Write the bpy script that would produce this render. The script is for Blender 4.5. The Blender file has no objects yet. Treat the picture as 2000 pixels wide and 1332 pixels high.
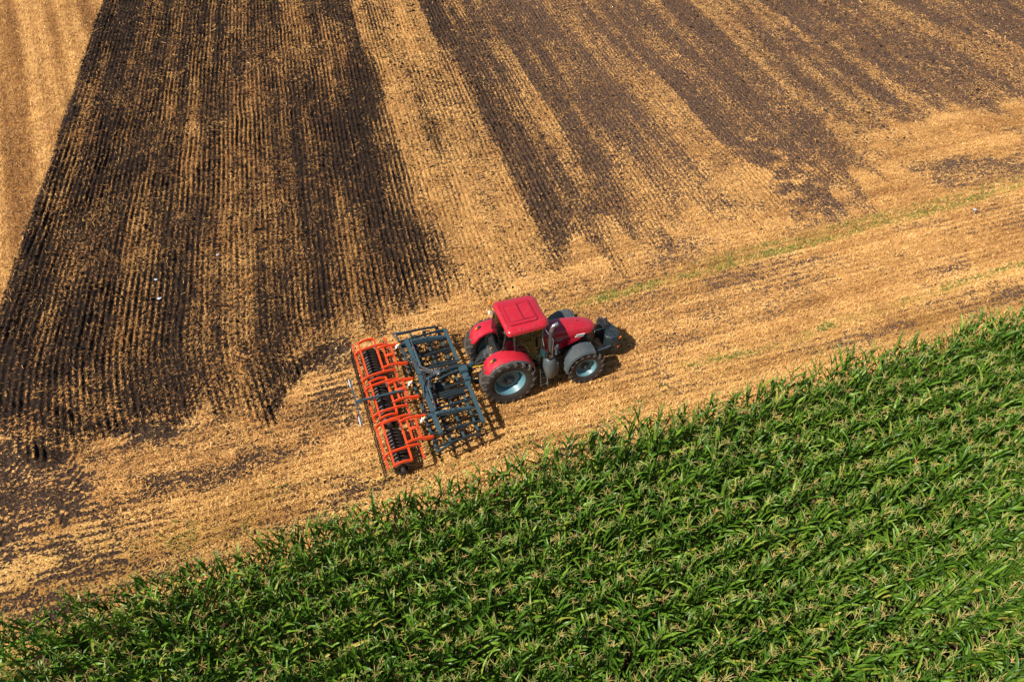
import bpy, bmesh, math, random
import numpy as np
from math import radians as R, sin, cos, pi
from mathutils import Vector, Matrix, Euler

# ------------------------------------------------------------------ camera, sky, sun
# World axes: +X is the way the tractor drives, +Y its left (away from the camera), metres.
SC = bpy.context.scene
COL = SC.collection
CAM = Vector((-5.947, -18.926, 20.39))
cam_d = bpy.data.cameras.new("camera")
cam_d.sensor_width = 36.0
cam_d.lens = 28.0
cam_d.clip_end = 2000
cam_o = bpy.data.objects.new("camera", cam_d)
COL.objects.link(cam_o)
cam_o.location = CAM
cam_o.rotation_euler = (R(90 - 43), 0, R(-18.99))
SC.camera = cam_o

SUN_TO = Vector((-0.90, -0.31, 1.0)).normalized()      # direction towards the sun
SUN_EL = math.asin(SUN_TO.z)
SUN_AZ = math.atan2(SUN_TO.y, SUN_TO.x)
w = bpy.data.worlds.new("World")
SC.world = w
w.use_nodes = True
nt = w.node_tree
sky = nt.nodes.new("ShaderNodeTexSky")
sky.sky_type = 'NISHITA'
sky.sun_disc = False
sky.sun_elevation = SUN_EL
sky.sun_rotation = pi / 2 - SUN_AZ
sky.air_density = 1.0
sky.dust_density = 1.5
nt.links.new(sky.outputs[0], nt.nodes["Background"].inputs[0])
nt.nodes["Background"].inputs[1].default_value = 0.052
sun_d = bpy.data.lights.new("sun", 'SUN')
sun_d.energy = 4.9
sun_d.angle = R(0.6)
sun_d.color = (1.0, 0.91, 0.78)
sun_o = bpy.data.objects.new("sun", sun_d)
COL.objects.link(sun_o)
sun_o.rotation_euler = SUN_TO.to_track_quat('Z', 'Y').to_euler()
SC.view_settings.view_transform = 'Standard'
SC.view_settings.look = 'None'
SC.view_settings.exposure = 0.78
SC.view_settings.gamma = 1.0

rng = np.random.default_rng(7)
random.seed(7)


# ------------------------------------------------------------------ materials
class NT:
    def __init__(s, name):
        s.m = bpy.data.materials.new(name)
        s.m.use_nodes = True
        s.t = s.m.node_tree
        s.p = s.t.nodes["Principled BSDF"]
        s.out = s.t.nodes["Material Output"]

    def n(s, typ, **kw):
        nd = s.t.nodes.new(typ)
        for k, v in kw.items():
            if k.startswith("i_"):
                nd.inputs[k[2:].replace("_", " ")].default_value = v
            else:
                setattr(nd, k, v)
        return nd

    def l(s, a, b):
        s.t.links.new(a, b)

    def math(s, op, a, b=None, clamp=False):
        nd = s.n("ShaderNodeMath", operation=op, use_clamp=clamp)
        for i, q in enumerate((a, b)):
            if q is None:
                continue
            if isinstance(q, (int, float)):
                nd.inputs[i].default_value = q
            else:
                s.l(q, nd.inputs[i])
        return nd.outputs[0]

    def noise(s, scale, detail=3, rough=0.55, vec=None, dist=0.0):
        nd = s.n("ShaderNodeTexNoise", i_Scale=scale, i_Detail=detail, i_Roughness=rough, i_Distortion=dist)
        if vec is not None:
            s.l(vec, nd.inputs["Vector"])
        return nd.outputs["Fac"]

    def ramp(s, fac, stops, interp='LINEAR'):
        nd = s.n("ShaderNodeValToRGB")
        cr = nd.color_ramp
        cr.interpolation = interp
        while len(cr.elements) < len(stops):
            cr.elements.new(0.5)
        for e, (p, c) in zip(cr.elements, stops):
            e.position = p
            e.color = (c[0], c[1], c[2], 1)
        s.l(fac, nd.inputs[0])
        return nd.outputs[0]

    def mix(s, fac, a, b, mode='MIX'):
        nd = s.n("ShaderNodeMix", data_type='RGBA', blend_type=mode)
        for q, sock in ((fac, nd.inputs[0]), (a, nd.inputs[6]), (b, nd.inputs[7])):
            if isinstance(q, (int, float)):
                sock.default_value = q
            elif isinstance(q, tuple):
                sock.default_value = (q[0], q[1], q[2], 1)
            else:
                s.l(q, sock)
        return nd.outputs[2]

    def attr(s, name):
        return s.n("ShaderNodeAttribute", attribute_name=name).outputs["Fac"]

    def pos(s):
        return s.n("ShaderNodeNewGeometry").outputs["Position"]


def paint(name, col, rough=0.4, metal=0.0, dirt=0.35, dust=(0.20, 0.14, 0.085), coat=0.0, scale=5.0, spec=0.5):
    a = NT(name)
    ps = a.pos()
    d = a.noise(scale, 5, 0.65, ps)
    f = a.n("ShaderNodeMapRange", i_From_Min=0.5, i_From_Max=0.8, i_To_Min=0.0, i_To_Max=dirt)
    a.l(d, f.inputs[0])
    c = a.mix(f.outputs[0], col, dust)
    v = a.noise(1.7, 2, 0.5, ps)
    c = a.mix(a.math('MULTIPLY', v, 0.22), c, tuple(x * 0.72 for x in col))
    a.l(c, a.p.inputs["Base Color"])
    r = a.math('ADD', a.math('MULTIPLY', f.outputs[0], 0.5), rough)
    a.l(r, a.p.inputs["Roughness"])
    a.p.inputs["Metallic"].default_value = metal
    a.p.inputs["Specular IOR Level"].default_value = spec
    a.p.inputs["Coat Weight"].default_value = coat
    a.p.inputs["Coat Roughness"].default_value = 0.12
    return a.m


M = {}
M['red'] = paint("red_paint", (0.40, 0.013, 0.028), 0.30, 0, 0.22, coat=0.6)
M['dark_red'] = paint("red_seam", (0.16, 0.006, 0.014), 0.5, 0, 0.1)
M['grey_plastic'] = paint("grey_plastic", (0.053, 0.068, 0.076), 0.42, 0, 0.4)
M['black'] = paint("black_plastic", (0.018, 0.019, 0.021), 0.45, 0, 0.3)
M['engine'] = paint("engine_black", (0.022, 0.022, 0.024), 0.55, 0.2, 0.4)
M['rubber'] = paint("tyre_rubber", (0.019, 0.016, 0.0145), 0.75, 0, 0.6, dust=(0.075, 0.050, 0.035), scale=9)
M['tread'] = paint("dusty_tread", (0.060, 0.048, 0.041), 0.85, 0, 0.7, dust=(0.15, 0.105, 0.07), scale=9)
M['rim'] = paint("rim_paint", (0.080, 0.190, 0.232), 0.4, 0.0, 0.30)
M['hub'] = paint("hub_dark", (0.05, 0.055, 0.058), 0.5, 0.3, 0.4)
M['steel'] = paint("bare_steel", (0.42, 0.43, 0.44), 0.32, 0.85, 0.3)
M['chrome'] = paint("cylinder_rod", (0.7, 0.72, 0.75), 0.15, 1.0, 0.05)
M['pipe'] = paint("exhaust_pipe", (0.045, 0.046, 0.048), 0.55, 0.2, 0.3)
M['cap'] = paint("exhaust_tip", (0.45, 0.48, 0.52), 0.25, 0.9, 0.05)
M["teal"] = paint("frame_blue_paint", (0.031, 0.066, 0.085), 0.42, 0, 0.22, scale=7)
M['teal_dark'] = paint("rail_dark_teal", (0.020, 0.036, 0.048), 0.45, 0, 0.2, scale=7)  # darker version of the tool bars' blue, used on the frame rails
M['orange'] = paint("orange_paint", (0.64, 0.060, 0.012), 0.42, 0, 0.35, scale=7)
M['tine'] = paint("spring_steel", (0.020, 0.020, 0.023), 0.4, 0.5, 0.25)
M['roller'] = paint("roller_iron", (0.036, 0.028, 0.026), 0.55, 0.25, 0.6, dust=(0.07, 0.045, 0.03), scale=12)
M['white'] = paint("white_paint", (0.78, 0.78, 0.76), 0.45, 0, 0.15)
M['pale'] = paint("pale_blue_board", (0.40, 0.43, 0.50), 0.45, 0, 0.3)
M['yellow'] = paint("yellow_paint", (0.80, 0.47, 0.02), 0.45, 0, 0.1)
M['amber'] = paint("amber_lens", (0.85, 0.20, 0.015), 0.2, 0, 0.05)
M['hose'] = paint("hose_rubber", (0.03, 0.035, 0.04), 0.4, 0, 0.1)
M['seat'] = paint("seat_cloth", (0.05, 0.045, 0.042), 0.8, 0, 0.1)
M['mat'] = paint("cab_floor_mat", (0.15, 0.15, 0.095), 0.8, 0, 0.3)
M['trim'] = paint("cab_trim", (0.17, 0.16, 0.14), 0.7, 0, 0.2)
M['screen'] = paint("terminal_screen", (0.012, 0.05, 0.05), 0.25, 0, 0.0)
M['weight'] = paint("ballast_blue_black", (0.010, 0.020, 0.027), 0.45, 0.0, 0.3)


def glass_mat(name, tint, refl):
    a = NT(name)
    tr = a.n("ShaderNodeBsdfTransparent")
    tr.inputs[0].default_value = (*tint, 1)
    gl = a.n("ShaderNodeBsdfGlossy", i_Roughness=0.03)
    gl.inputs[0].default_value = (0.8, 0.85, 0.9, 1)
    lw = a.n("ShaderNodeLayerWeight", i_Blend=0.5)
    fr = a.math('MULTIPLY', a.math('POWER', lw.outputs["Facing"], 4.0), 0.6)
    mx = a.n("ShaderNodeMixShader")
    a.l(a.math('ADD', fr, refl, True), mx.inputs[0])
    a.l(tr.outputs[0], mx.inputs[1])
    a.l(gl.outputs[0], mx.inputs[2])
    a.l(mx.outputs[0], a.out.inputs[0])
    return a.m


M['glass'] = glass_mat("tinted_glass", (0.66, 0.74, 0.62), 0.03)
M['glass_dark'] = glass_mat("dark_glass", (0.34, 0.30, 0.31), 0.05)


def ground_mat():
    a = NT("field_ground")
    ps = a.pos()
    straw = a.attr("straw")
    till = a.attr("till")
    dry = a.attr("dry")
    green = a.attr("green")
    n1 = a.noise(10.5, 3, 0.5, ps, 0.6)
    mp = a.n("ShaderNodeMapping")
    mp.inputs["Rotation"].default_value = (0, 0, R(-85))
    mp.inputs["Scale"].default_value = (0.35, 1.0, 1.0)
    a.l(ps, mp.inputs[0])
    n2 = a.noise(7.0, 3, 0.5, mp.outputs[0], 0.4)
    nn = a.math('ADD', a.math('MULTIPLY', n1, 0.65), a.math('MULTIPLY', n2, 0.35))
    v = a.math('ADD', nn, a.math('MULTIPLY', a.math('SUBTRACT', straw, 0.5), 0.34))
    mr = a.n("ShaderNodeMapRange", i_From_Min=0.455, i_From_Max=0.545, interpolation_type='SMOOTHSTEP')
    a.l(v, mr.inputs[0])
    mask = mr.outputs[0]
    # soil
    fine = a.noise(14, 4, 0.6, ps)
    soil_wet = a.ramp(fine, [(0.3, (0.0036, 0.0022, 0.0015)), (0.52, (0.0090, 0.0054, 0.0037)), (0.72, (0.036, 0.0205, 0.0128))])
    soil_dry = a.ramp(fine, [(0.32, (0.018, 0.0105, 0.007)), (0.50, (0.074, 0.044, 0.030)), (0.68, (0.225, 0.135, 0.085))])
    soil = a.mix(dry, soil_wet, soil_dry)
    # straw
    f2 = a.noise(21, 3.5, 0.62, ps, 0.7)
    sc = a.ramp(f2, [(0.32, (0.085, 0.042, 0.022)), (0.43, (0.35, 0.176, 0.060)), (0.54, (0.66, 0.378, 0.122)),
                     (0.68, (0.93, 0.64, 0.28))])
    tone = a.math('ADD', a.attr("tone"), a.math('MULTIPLY', a.math('SUBTRACT', a.noise(1.6, 5, 0.65, ps), 0.5), 1.5), True)
    sc = a.mix(tone, a.mix(1.0, sc, (0.46, 0.37, 0.32), 'MULTIPLY'), sc)
    gn = a.math('MULTIPLY', green, a.noise(3.5, 3, 0.6, ps), True)
    sc = a.mix(gn, sc, (0.20, 0.21, 0.035))
    c = a.mix(mask, soil, sc)
    a.l(c, a.p.inputs["Base Color"])
    a.p.inputs["Roughness"].default_value = 0.95
    a.p.inputs["Specular IOR Level"].default_value = 0.15
    bmp = a.n("ShaderNodeBump", i_Strength=0.9, i_Distance=0.06)
    hgt = a.math('ADD', a.math('MULTIPLY', n1, 1.0), a.math('MULTIPLY', fine, 0.55))
    a.l(hgt, bmp.inputs["Height"])
    a.l(bmp.outputs[0], a.p.inputs["Normal"])
    return a.m


def tint_mat(name, stops, rough=0.8, trans=0.0, spec=0.3, trans_mul=(1.1, 1.3, 0.6)):
    a = NT(name)
    c = a.ramp(a.attr("tint"), stops)
    a.l(c, a.p.inputs["Base Color"])
    a.p.inputs["Roughness"].default_value = rough
    a.p.inputs["Specular IOR Level"].default_value = spec
    if trans > 0:
        tr = a.n("ShaderNodeBsdfTranslucent")
        a.l(a.mix(1.0, c, trans_mul, 'MULTIPLY'), tr.inputs[0])
        mx = a.n("ShaderNodeMixShader")
        mx.inputs[0].default_value = trans
        a.l(a.p.outputs[0], mx.inputs[1])
        a.l(tr.outputs[0], mx.inputs[2])
        a.l(mx.outputs[0], a.out.inputs[0])
    return a.m


M['ground'] = ground_mat()
M['straw'] = tint_mat("straw_bits", [(0.0, (0.17, 0.078, 0.026)), (0.35, (0.40, 0.212, 0.072)), (0.7, (0.65, 0.38, 0.128)),
                                     (1.0, (0.86, 0.57, 0.27))], 0.7, 0.15, 0.3, (1, 1, 1))
M['clod'] = tint_mat("soil_clods", [(0.0, (0.005, 0.0032, 0.0026)), (0.4, (0.022, 0.0135, 0.010)), (1.0, (0.15, 0.095, 0.070))], 0.95, 0, 0.1)
M['leaf'] = tint_mat("corn_leaf", [(0.0, (0.014, 0.046, 0.005)), (0.5, (0.060, 0.142, 0.010)), (0.85, (0.142, 0.245, 0.022)),
                                   (1.0, (0.28, 0.25, 0.05))], 0.42, 0.16, 0.35)
M['stalk'] = tint_mat("corn_stalk", [(0.0, (0.05, 0.11, 0.02)), (1.0, (0.14, 0.20, 0.05))], 0.5, 0, 0.4)
M['tassel'] = tint_mat("corn_tassel", [(0.0, (0.20, 0.28, 0.07)), (0.45, (0.46, 0.39, 0.15)), (1.0, (0.60, 0.34, 0.12))], 0.7, 0.2, 0.2, (1, 1, 0.8))
M['weed'] = tint_mat("weed_leaf", [(0.0, (0.06, 0.12, 0.025)), (0.5, (0.15, 0.20, 0.035)), (1.0, (0.36, 0.30, 0.07))], 0.6, 0.25, 0.3)


# ------------------------------------------------------------------ object helpers
def props(o, label=None, cat=None, group=None, kind=None):
    for k, v in (("label", label), ("category", cat), ("group", group), ("kind", kind)):
        if v:
            o[k] = v
    return o


def thing(name, loc, label, cat, group=None):
    o = bpy.data.objects.new(name, None)
    o.empty_display_size = 0.3
    o.location = loc
    COL.objects.link(o)
    return props(o, label, cat, group)


def woff(o):
    v = Vector((0, 0, 0))
    while o is not None:
        v += o.location
        o = o.parent
    return v


class MB:
    """Collects shapes in world coordinates; build() links them as ONE mesh object."""

    def __init__(s):
        s.v, s.f = [], []

    def add(s, vs, fs):
        b = len(s.v)
        s.v += [tuple(q) for q in vs]
        s.f += [tuple(i + b for i in q) for q in fs]
        return s

    def box(s, c, d, rot=None):
        x, y, z = (q / 2 for q in d)
        vs = [Vector((i * x, j * y, k * z)) for i in (-1, 1) for j in (-1, 1) for k in (-1, 1)]
        if rot is not None:
            m = Euler(rot).to_matrix()
            vs = [m @ q for q in vs]
        c = Vector(c)
        return s.add([q + c for q in vs], [(0, 1, 3, 2), (4, 6, 7, 5), (0, 4, 5, 1), (2, 3, 7, 6), (0, 2, 6, 4), (1, 5, 7, 3)])

    def beam(s, p, q, wd, ht, up=(0, 0, 1)):
        p, q = Vector(p), Vector(q)
        t = (q - p).normalized()
        sd = t.cross(Vector(up)).normalized()
        u = sd.cross(t)
        vs = []
        for c in (p, q):
            for a, b in ((-1, -1), (1, -1), (1, 1), (-1, 1)):
                vs.append(c + sd * a * wd / 2 + u * b * ht / 2)
        return s.add(vs, [(0, 3, 2, 1), (4, 5, 6, 7), (0, 1, 5, 4), (1, 2, 6, 5), (2, 3, 7, 6), (3, 0, 4, 7)])

    def bar(s, pts, wd, ht):
        """A flat bar swept along a curve, its width kept horizontal."""
        pts = [Vector(q) for q in pts]
        n = len(pts)
        vs = []
        for i, c in enumerate(pts):
            t = (pts[min(i + 1, n - 1)] - pts[max(i - 1, 0)]).normalized()
            sd = t.cross(Vector((0, 0, 1))).normalized()
            u = sd.cross(t)
            for a, b in ((-1, -1), (1, -1), (1, 1), (-1, 1)):
                vs.append(c + sd * a * wd / 2 + u * b * ht / 2)
        fs = [(3, 2, 1, 0), tuple(4 * (n - 1) + k for k in range(4))]
        for i in range(n - 1):
            for k in range(4):
                a, b = 4 * i + k, 4 * i + (k + 1) % 4
                fs.append((a, b, b + 4, a + 4))
        return s.add(vs, fs)

    def tube(s, pts, r, n=8):
        pts = [Vector(q) for q in pts]
        m = len(pts)
        rs = r if isinstance(r, (list, tuple)) else [r] * m
        ref = Vector((0.31, 0.17, 0.93))
        vs = []
        for i, c in enumerate(pts):
            t = (pts[min(i + 1, m - 1)] - pts[max(i - 1, 0)]).normalized()
            if abs(t.dot(ref)) > 0.95:
                ref = Vector((0.9, 0.3, 0.1))
            a = t.cross(ref).normalized()
            b = t.cross(a)
            for k in range(n):
                g = 2 * pi * k / n
                vs.append(c + (a * cos(g) + b * sin(g)) * rs[i])
        fs = [tuple(range(n)), tuple(range(n * (m - 1) + n - 1, n * (m - 1) - 1, -1))]
        for i in range(m - 1):
            for k in range(n):
                a, b = i * n + k, i * n + (k + 1) % n
                fs.append((a, a + n, b + n, b))
        return s.add(vs, fs)

    def lathe(s, prof, c, n=40, axis='y', closed=False):
        """prof: (radius, offset along axis)."""
        c = Vector(c)
        vs = []
        for k in range(n):
            g = 2 * pi * k / n
            for r, o in prof:
                if axis == 'y':
                    vs.append(c + Vector((r * cos(g), o, r * sin(g))))
                elif axis == 'z':
                    vs.append(c + Vector((r * cos(g), r * sin(g), o)))
                else:
                    vs.append(c + Vector((o, r * cos(g), r * sin(g))))
        m = len(prof)
        fs = []
        for k in range(n):
            k2 = (k + 1) % n
            for i in range(m if closed else m - 1):
                j = (i + 1) % m
                fs.append((k * m + i, k * m + j, k2 * m + j, k2 * m + i))
        return s.add(vs, fs)

    def loft(s, rings, cap=True, close=True):
        n = len(rings[0])
        vs = [q for r in rings for q in r]
        fs = []
        for i in range(len(rings) - 1):
            for k in range(n if close else n - 1):
                a, b = i * n + k, i * n + (k + 1) % n
                fs.append((a, b, b + n, a + n))
        if cap:
            fs.append(tuple(range(n - 1, -1, -1)))
            fs.append(tuple(range(n * (len(rings) - 1), n * len(rings))))
        return s.add(vs, fs)

    def prism(s, poly, lo, hi, axis='z'):
        def P(a, b, o):
            return {'z': (a, b, o), 'y': (a, o, b), 'x': (o, a, b)}[axis]
        return s.loft([[P(a, b, lo) for a, b in poly], [P(a, b, hi) for a, b in poly]])

    def shift(s, x, y, z):
        s.v = [(a + x, b + y, c + z) for a, b, c in s.v]
        return s

    def build(s, name, mat, parent=None, smooth=None, bevel=0, label=None):
        off = woff(parent) if parent is not None else Vector((0, 0, 0))
        me = bpy.data.meshes.new(name)
        me.from_pydata([tuple(Vector(q) - off) for q in s.v], [], s.f)
        bm = bmesh.new()
        bm.from_mesh(me)
        bmesh.ops.recalc_face_normals(bm, faces=bm.faces)
        if bevel:
            ed = [e for e in bm.edges if len(e.link_faces) == 2 and e.calc_face_angle(0) > R(35)]
            bmesh.ops.bevel(bm, geom=ed, offset=bevel, segments=2, affect='EDGES', clamp_overlap=True)
        bm.to_mesh(me)
        bm.free()
        if smooth is not None:
            me.polygons.foreach_set("use_smooth", [True] * len(me.polygons))
            me.set_sharp_from_angle(angle=R(smooth))
        me.materials.append(M[mat] if isinstance(mat, str) else mat)
        o = bpy.data.objects.new(name, me)
        COL.objects.link(o)
        if parent is not None:
            o.parent = parent
        if label:
            o['label'] = label
        return o


def arc(p, q, bow, n=7, drop0=0.0):
    """Points from p to q bowed upwards by bow metres in the middle."""
    p, q = Vector(p), Vector(q)
    return [p.lerp(q, k / (n - 1)) + Vector((0, 0, bow * sin(pi * k / (n - 1)))) for k in range(n)]


def spline(pts, n=6):
    P = [Vector(q) for q in pts]
    P = [P[0]] + P + [P[-1]]
    out = []
    for i in range(1, len(P) - 2):
        for k in range(n):
            t = k / n
            a, b, c, d = P[i - 1], P[i], P[i + 1], P[i + 2]
            out.append(0.5 * ((2 * b) + (c - a) * t + (2 * a - 5 * b + 4 * c - d) * t * t + (3 * b - a - 3 * c + d) * t ** 3))
    out.append(P[-2])
    return out


def rounded(cs, r=0.12, n=4):
    """Polygon with rounded corners from corner points (x, y)."""
    out = []
    m = len(cs)
    for i in range(m):
        c = Vector(cs[i])
        a = (Vector(cs[i - 1]) - c)
        b = (Vector(cs[(i + 1) % m]) - c)
        rr = min(r, a.length * 0.45, b.length * 0.45)
        p, q = c + a.normalized() * rr, c + b.normalized() * rr
        for k in range(n + 1):
            t = k / n
            out.append(tuple((1 - t) ** 2 * p + 2 * t * (1 - t) * c + t * t * q))
    return out


def fast_mesh(name, V, F, mat, tint=None, attrs=None, smooth=False):
    """Mesh object from numpy arrays (faces all quads or all triangles)."""
    me = bpy.data.meshes.new(name)
    k = F.shape[1]
    me.vertices.add(len(V))
    me.vertices.foreach_set("co", np.ascontiguousarray(V, dtype=np.float32).ravel())
    me.loops.add(F.size)
    me.loops.foreach_set("vertex_index", np.ascontiguousarray(F, dtype=np.int32).ravel())
    me.polygons.add(len(F))
    me.polygons.foreach_set("loop_start", np.arange(0, F.size, k, dtype=np.int32))
    me.polygons.foreach_set("loop_total", np.full(len(F), k, dtype=np.int32))
    if smooth:
        me.polygons.foreach_set("use_smooth", np.ones(len(F), dtype=bool))
    me.update(calc_edges=True)
    allat = dict(attrs or {})
    if tint is not None:
        allat["tint"] = tint
    for nme, arr in allat.items():
        at = me.attributes.new(nme, 'FLOAT', 'POINT')
        at.data.foreach_set("value", np.ascontiguousarray(arr, dtype=np.float32))
    me.materials.append(M[mat])
    o = bpy.data.objects.new(name, me)
    COL.objects.link(o)
    return o


# ------------------------------------------------------------------ the field: what lies where
def vnoise(x, y, seed=0):
    xi, yi = np.floor(x).astype(np.int64), np.floor(y).astype(np.int64)
    fx, fy = x - xi, y - yi
    fx, fy = fx * fx * (3 - 2 * fx), fy * fy * (3 - 2 * fy)

    def h(i, j):
        n = (i * 374761393 + j * 668265263 + seed * 982451653) & 0xFFFFFFFF
        n = ((n ^ (n >> 13)) * 1274126177) & 0xFFFFFFFF
        n = n ^ (n >> 16)
        return (n & 0xFFFF) / 65535.0
    a, b, c, d = h(xi, yi), h(xi + 1, yi), h(xi, yi + 1), h(xi + 1, yi + 1)
    return (a * (1 - fx) + b * fx) * (1 - fy) + (c * (1 - fx) + d * fx) * fy


def fbm(x, y, seed=0, oct=3):
    s, a, t = 0, 1.0, 0
    for k in range(oct):
        s = s + a * vnoise(x * 2 ** k, y * 2 ** k, seed + 17 * k)
        t += a
        a *= 0.5
    return s / t


TH = R(85)                                   # the tillage direction
DX, DY = cos(TH), sin(TH)                    # along the furrows: t ;  across them: s


def st(x, y):
    return x * DY - y * DX, x * DX + y * DY


def xy(s, t):
    return s * DY + t * DX, -s * DX + t * DY


# share of straw left on top, across the tilled field: rows at four distances (t at s=0, slope dt/ds, [(s, share)])
ROWS = [
    (7.0 - 4.4, -0.25, [(-17.7, .12), (-16.6, .3), (-15.3, .15), (-14.1, .3), (-12.8, .12), (-11.5, .15), (-10.2, .4), (-8.9, .6), (-8.3, .3), (-7.6, .25), (-7.2, .55), (-5.7, .6), (-4.7, .5), (-2, .4), (0, .5), (4, .62), (8, .5), (14, .7), (16, .2), (18, .4)]),
    (14.2 - 4.8, -0.25, [(-17.7, .12), (-15.6, .35), (-14.8, .15), (-13.0, .3), (-11.9, .1), (-10.4, .3), (-8.2, .55), (-7.7, .5), (-6.9, .2), (-4.7, .4), (-3.8, .25), (-2.3, .1), (-1.1, .12), (-1.0, .5), (-.1, .7), (3.6, .8), (4.1, .4), (7.1, .35), (9.3, .6), (13.7, .8), (15.3, .65), (15.5, .15), (18.0, .2), (21, .3), (22, .6), (26, .3)]),
    (24.3 - 5.3, -0.25, [(-18.3, .15), (-16.7, .35), (-16.3, .15), (-14.6, .08), (-12.5, .25), (-10.2, .3), (-8.6, .5), (-8.1, .15), (-7.0, .35), (-5.7, .3), (-4.4, .1), (-2.3, .1), (-1.0, .2), (-.9, .75), (-.2, .85), (1.1, .6), (2.4, .65), (3.4, .4), (3.9, .2), (5.0, .3), (6.4, .3), (6.6, .8), (7.3, .75), (7.5, .15), (10.2, .35), (11.8, .5), (13.6, .85), (14.9, .8), (15.1, .15), (16.5, .12), (18.3, .25), (20.7, .3), (21.7, .7), (23.3, .6), (24.8, .25), (27.5, .2), (30.1, .2), (33, .3)]),
    (39.2 - 6.0, -0.25, [(-17.9, .12), (-14.4, .3), (-14.0, .1), (-12.8, .3), (-11.1, .2), (-8.2, .35), (-7.9, .15), (-4.3, .45), (-3.2, .1), (-1.6, .1), (-1.4, .7), (-.6, .45), (1.5, .8), (2.9, .8), (3.1, .12), (5.1, .4), (6.4, .2), (7.7, .35), (10.2, .15), (11.9, .5), (14.1, .3), (19.3, .3), (19.6, .2), (21.1, .2), (21.3, .85), (22.9, .8), (24.5, .5), (25.8, .7), (26.6, .2), (29.0, .35), (31.0, .5), (31.6, .2), (35.8, .5), (36.8, .35), (40.7, .35)]),
]
EDGE_X = [-60, -16.3, -12.1, -10, -7.6, -7.0, -6.2, -4.4, -0.9, 3.8, 6.7, 9.5, 12.7, 14.6, 15.7, 16.7, 19.1, 21.5, 23.8, 26.9, 34.2, 70]
EDGE_Y = [2.4, 2.0, 1.7, 1.6, 1.1, 2.2, 3.6, 4.1, 4.5, 4.9, 5.8, 5.6, 5.8, 5.5, 4.7, 3.2, 5.3, 7.8, 9.6, 10.3, 10.8, 12]
# patches: centre, two half-axes, straw share
PATCH = [(-3.7, -.2, 1.5, 0, 0, 2.9, .58), (26.4, 6.4, 3.09, -1.06, 1.0, 1.12, .2), (9.9, 4.9, 2.28, -.79, .44, .84, .34), (5.9, 2.3, 2.49, -.86, .4, .88, .42), (-5.8, 3.5, 1.43, -.49, .18, 1.13, .3),
         (-14.7, 2.6, 2.78, -.95, -.06, .88, .32), (-15.9, .5, .68, -.24, -.13, 1.34, .48), (-14.1, 0, .61, -.21, -.06, 1.1, .52), (-11.6, .2, 2.35, -.81, .01, .56, .6),
         (-8.4, .2, 1.29, -.44, .09, .93, .6), (10.4, .6, 2.86, -.98, .58, .97, .52), (7.0, 9.4, 1.33, -.46, .41, 1.0, .2), (18.4, 8.8, 1.42, -.49, 3.01, 4.51, .15),
         (15.0, 7.6, 2.28, -.79, 2.06, 3.0, .72), (27.4, 9.2, 3.5, -1.2, 1.56, 1.81, .8), (14.1, 7.2, 2.01, -.69, .57, .96, .38), (15.8, 3.6, 1.47, -.51, .45, .65, .55),
         (-9.0, -2.8, 1.77, -.61, .04, .48, .72), (-15.0, -3.2, .83, -.28, -.06, .72, .64), (6.6, .2, 1.8, -.57, .33, .8, .38), (17.7, 2.4, 2.5, -.86, .6, .79, .84), (22.5, .9, 2.5, -.87, .8, .94, .8)]
TRACKS = [[(-19, 5.4), (-16.6, 4.4), (-15.6, 3.9), (-14.1, 2.7), (-12.1, 1.65), (-11, 1.4)], [(-19, 3.1), (-16.4, 2.3), (-15.4, 1.7), (-14.6, 1.2)],
          [(-16.1, 1.6), (-15.9, 0.2), (-16.0, -1.4)], [(-14.4, 1.2), (-14.1, -0.2), (-14.2, -1.2)], [(-6.9, 2.9), (-5.8, 3.2), (-4.9, 3.7)]]
CORN_Y = -5.0
TONE = [None]                                # brightness of the straw at the points last asked for


def corn_edge(x):
    return CORN_Y + 0.036 * x


def sstep(a, b, x):
    q = np.clip((x - a) / (b - a), 0, 1)
    return q * q * (3 - 2 * q)


def furrow_phase(s, t):
    ss = s + 0.16 * (vnoise(s * 0.22, t * 0.07, 5) - 0.5) + 0.10 * (vnoise(s * 0.8, t * 0.5, 6) - 0.5)
    # the furrows swing sideways as the machine turns in and out at the headland
    ss = ss - 0.55 * np.clip(5.5 - t, 0, 6) ** 1.5 * 0.12 * (s < -6.5)
    return 2 * pi * ss / 0.225


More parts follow.
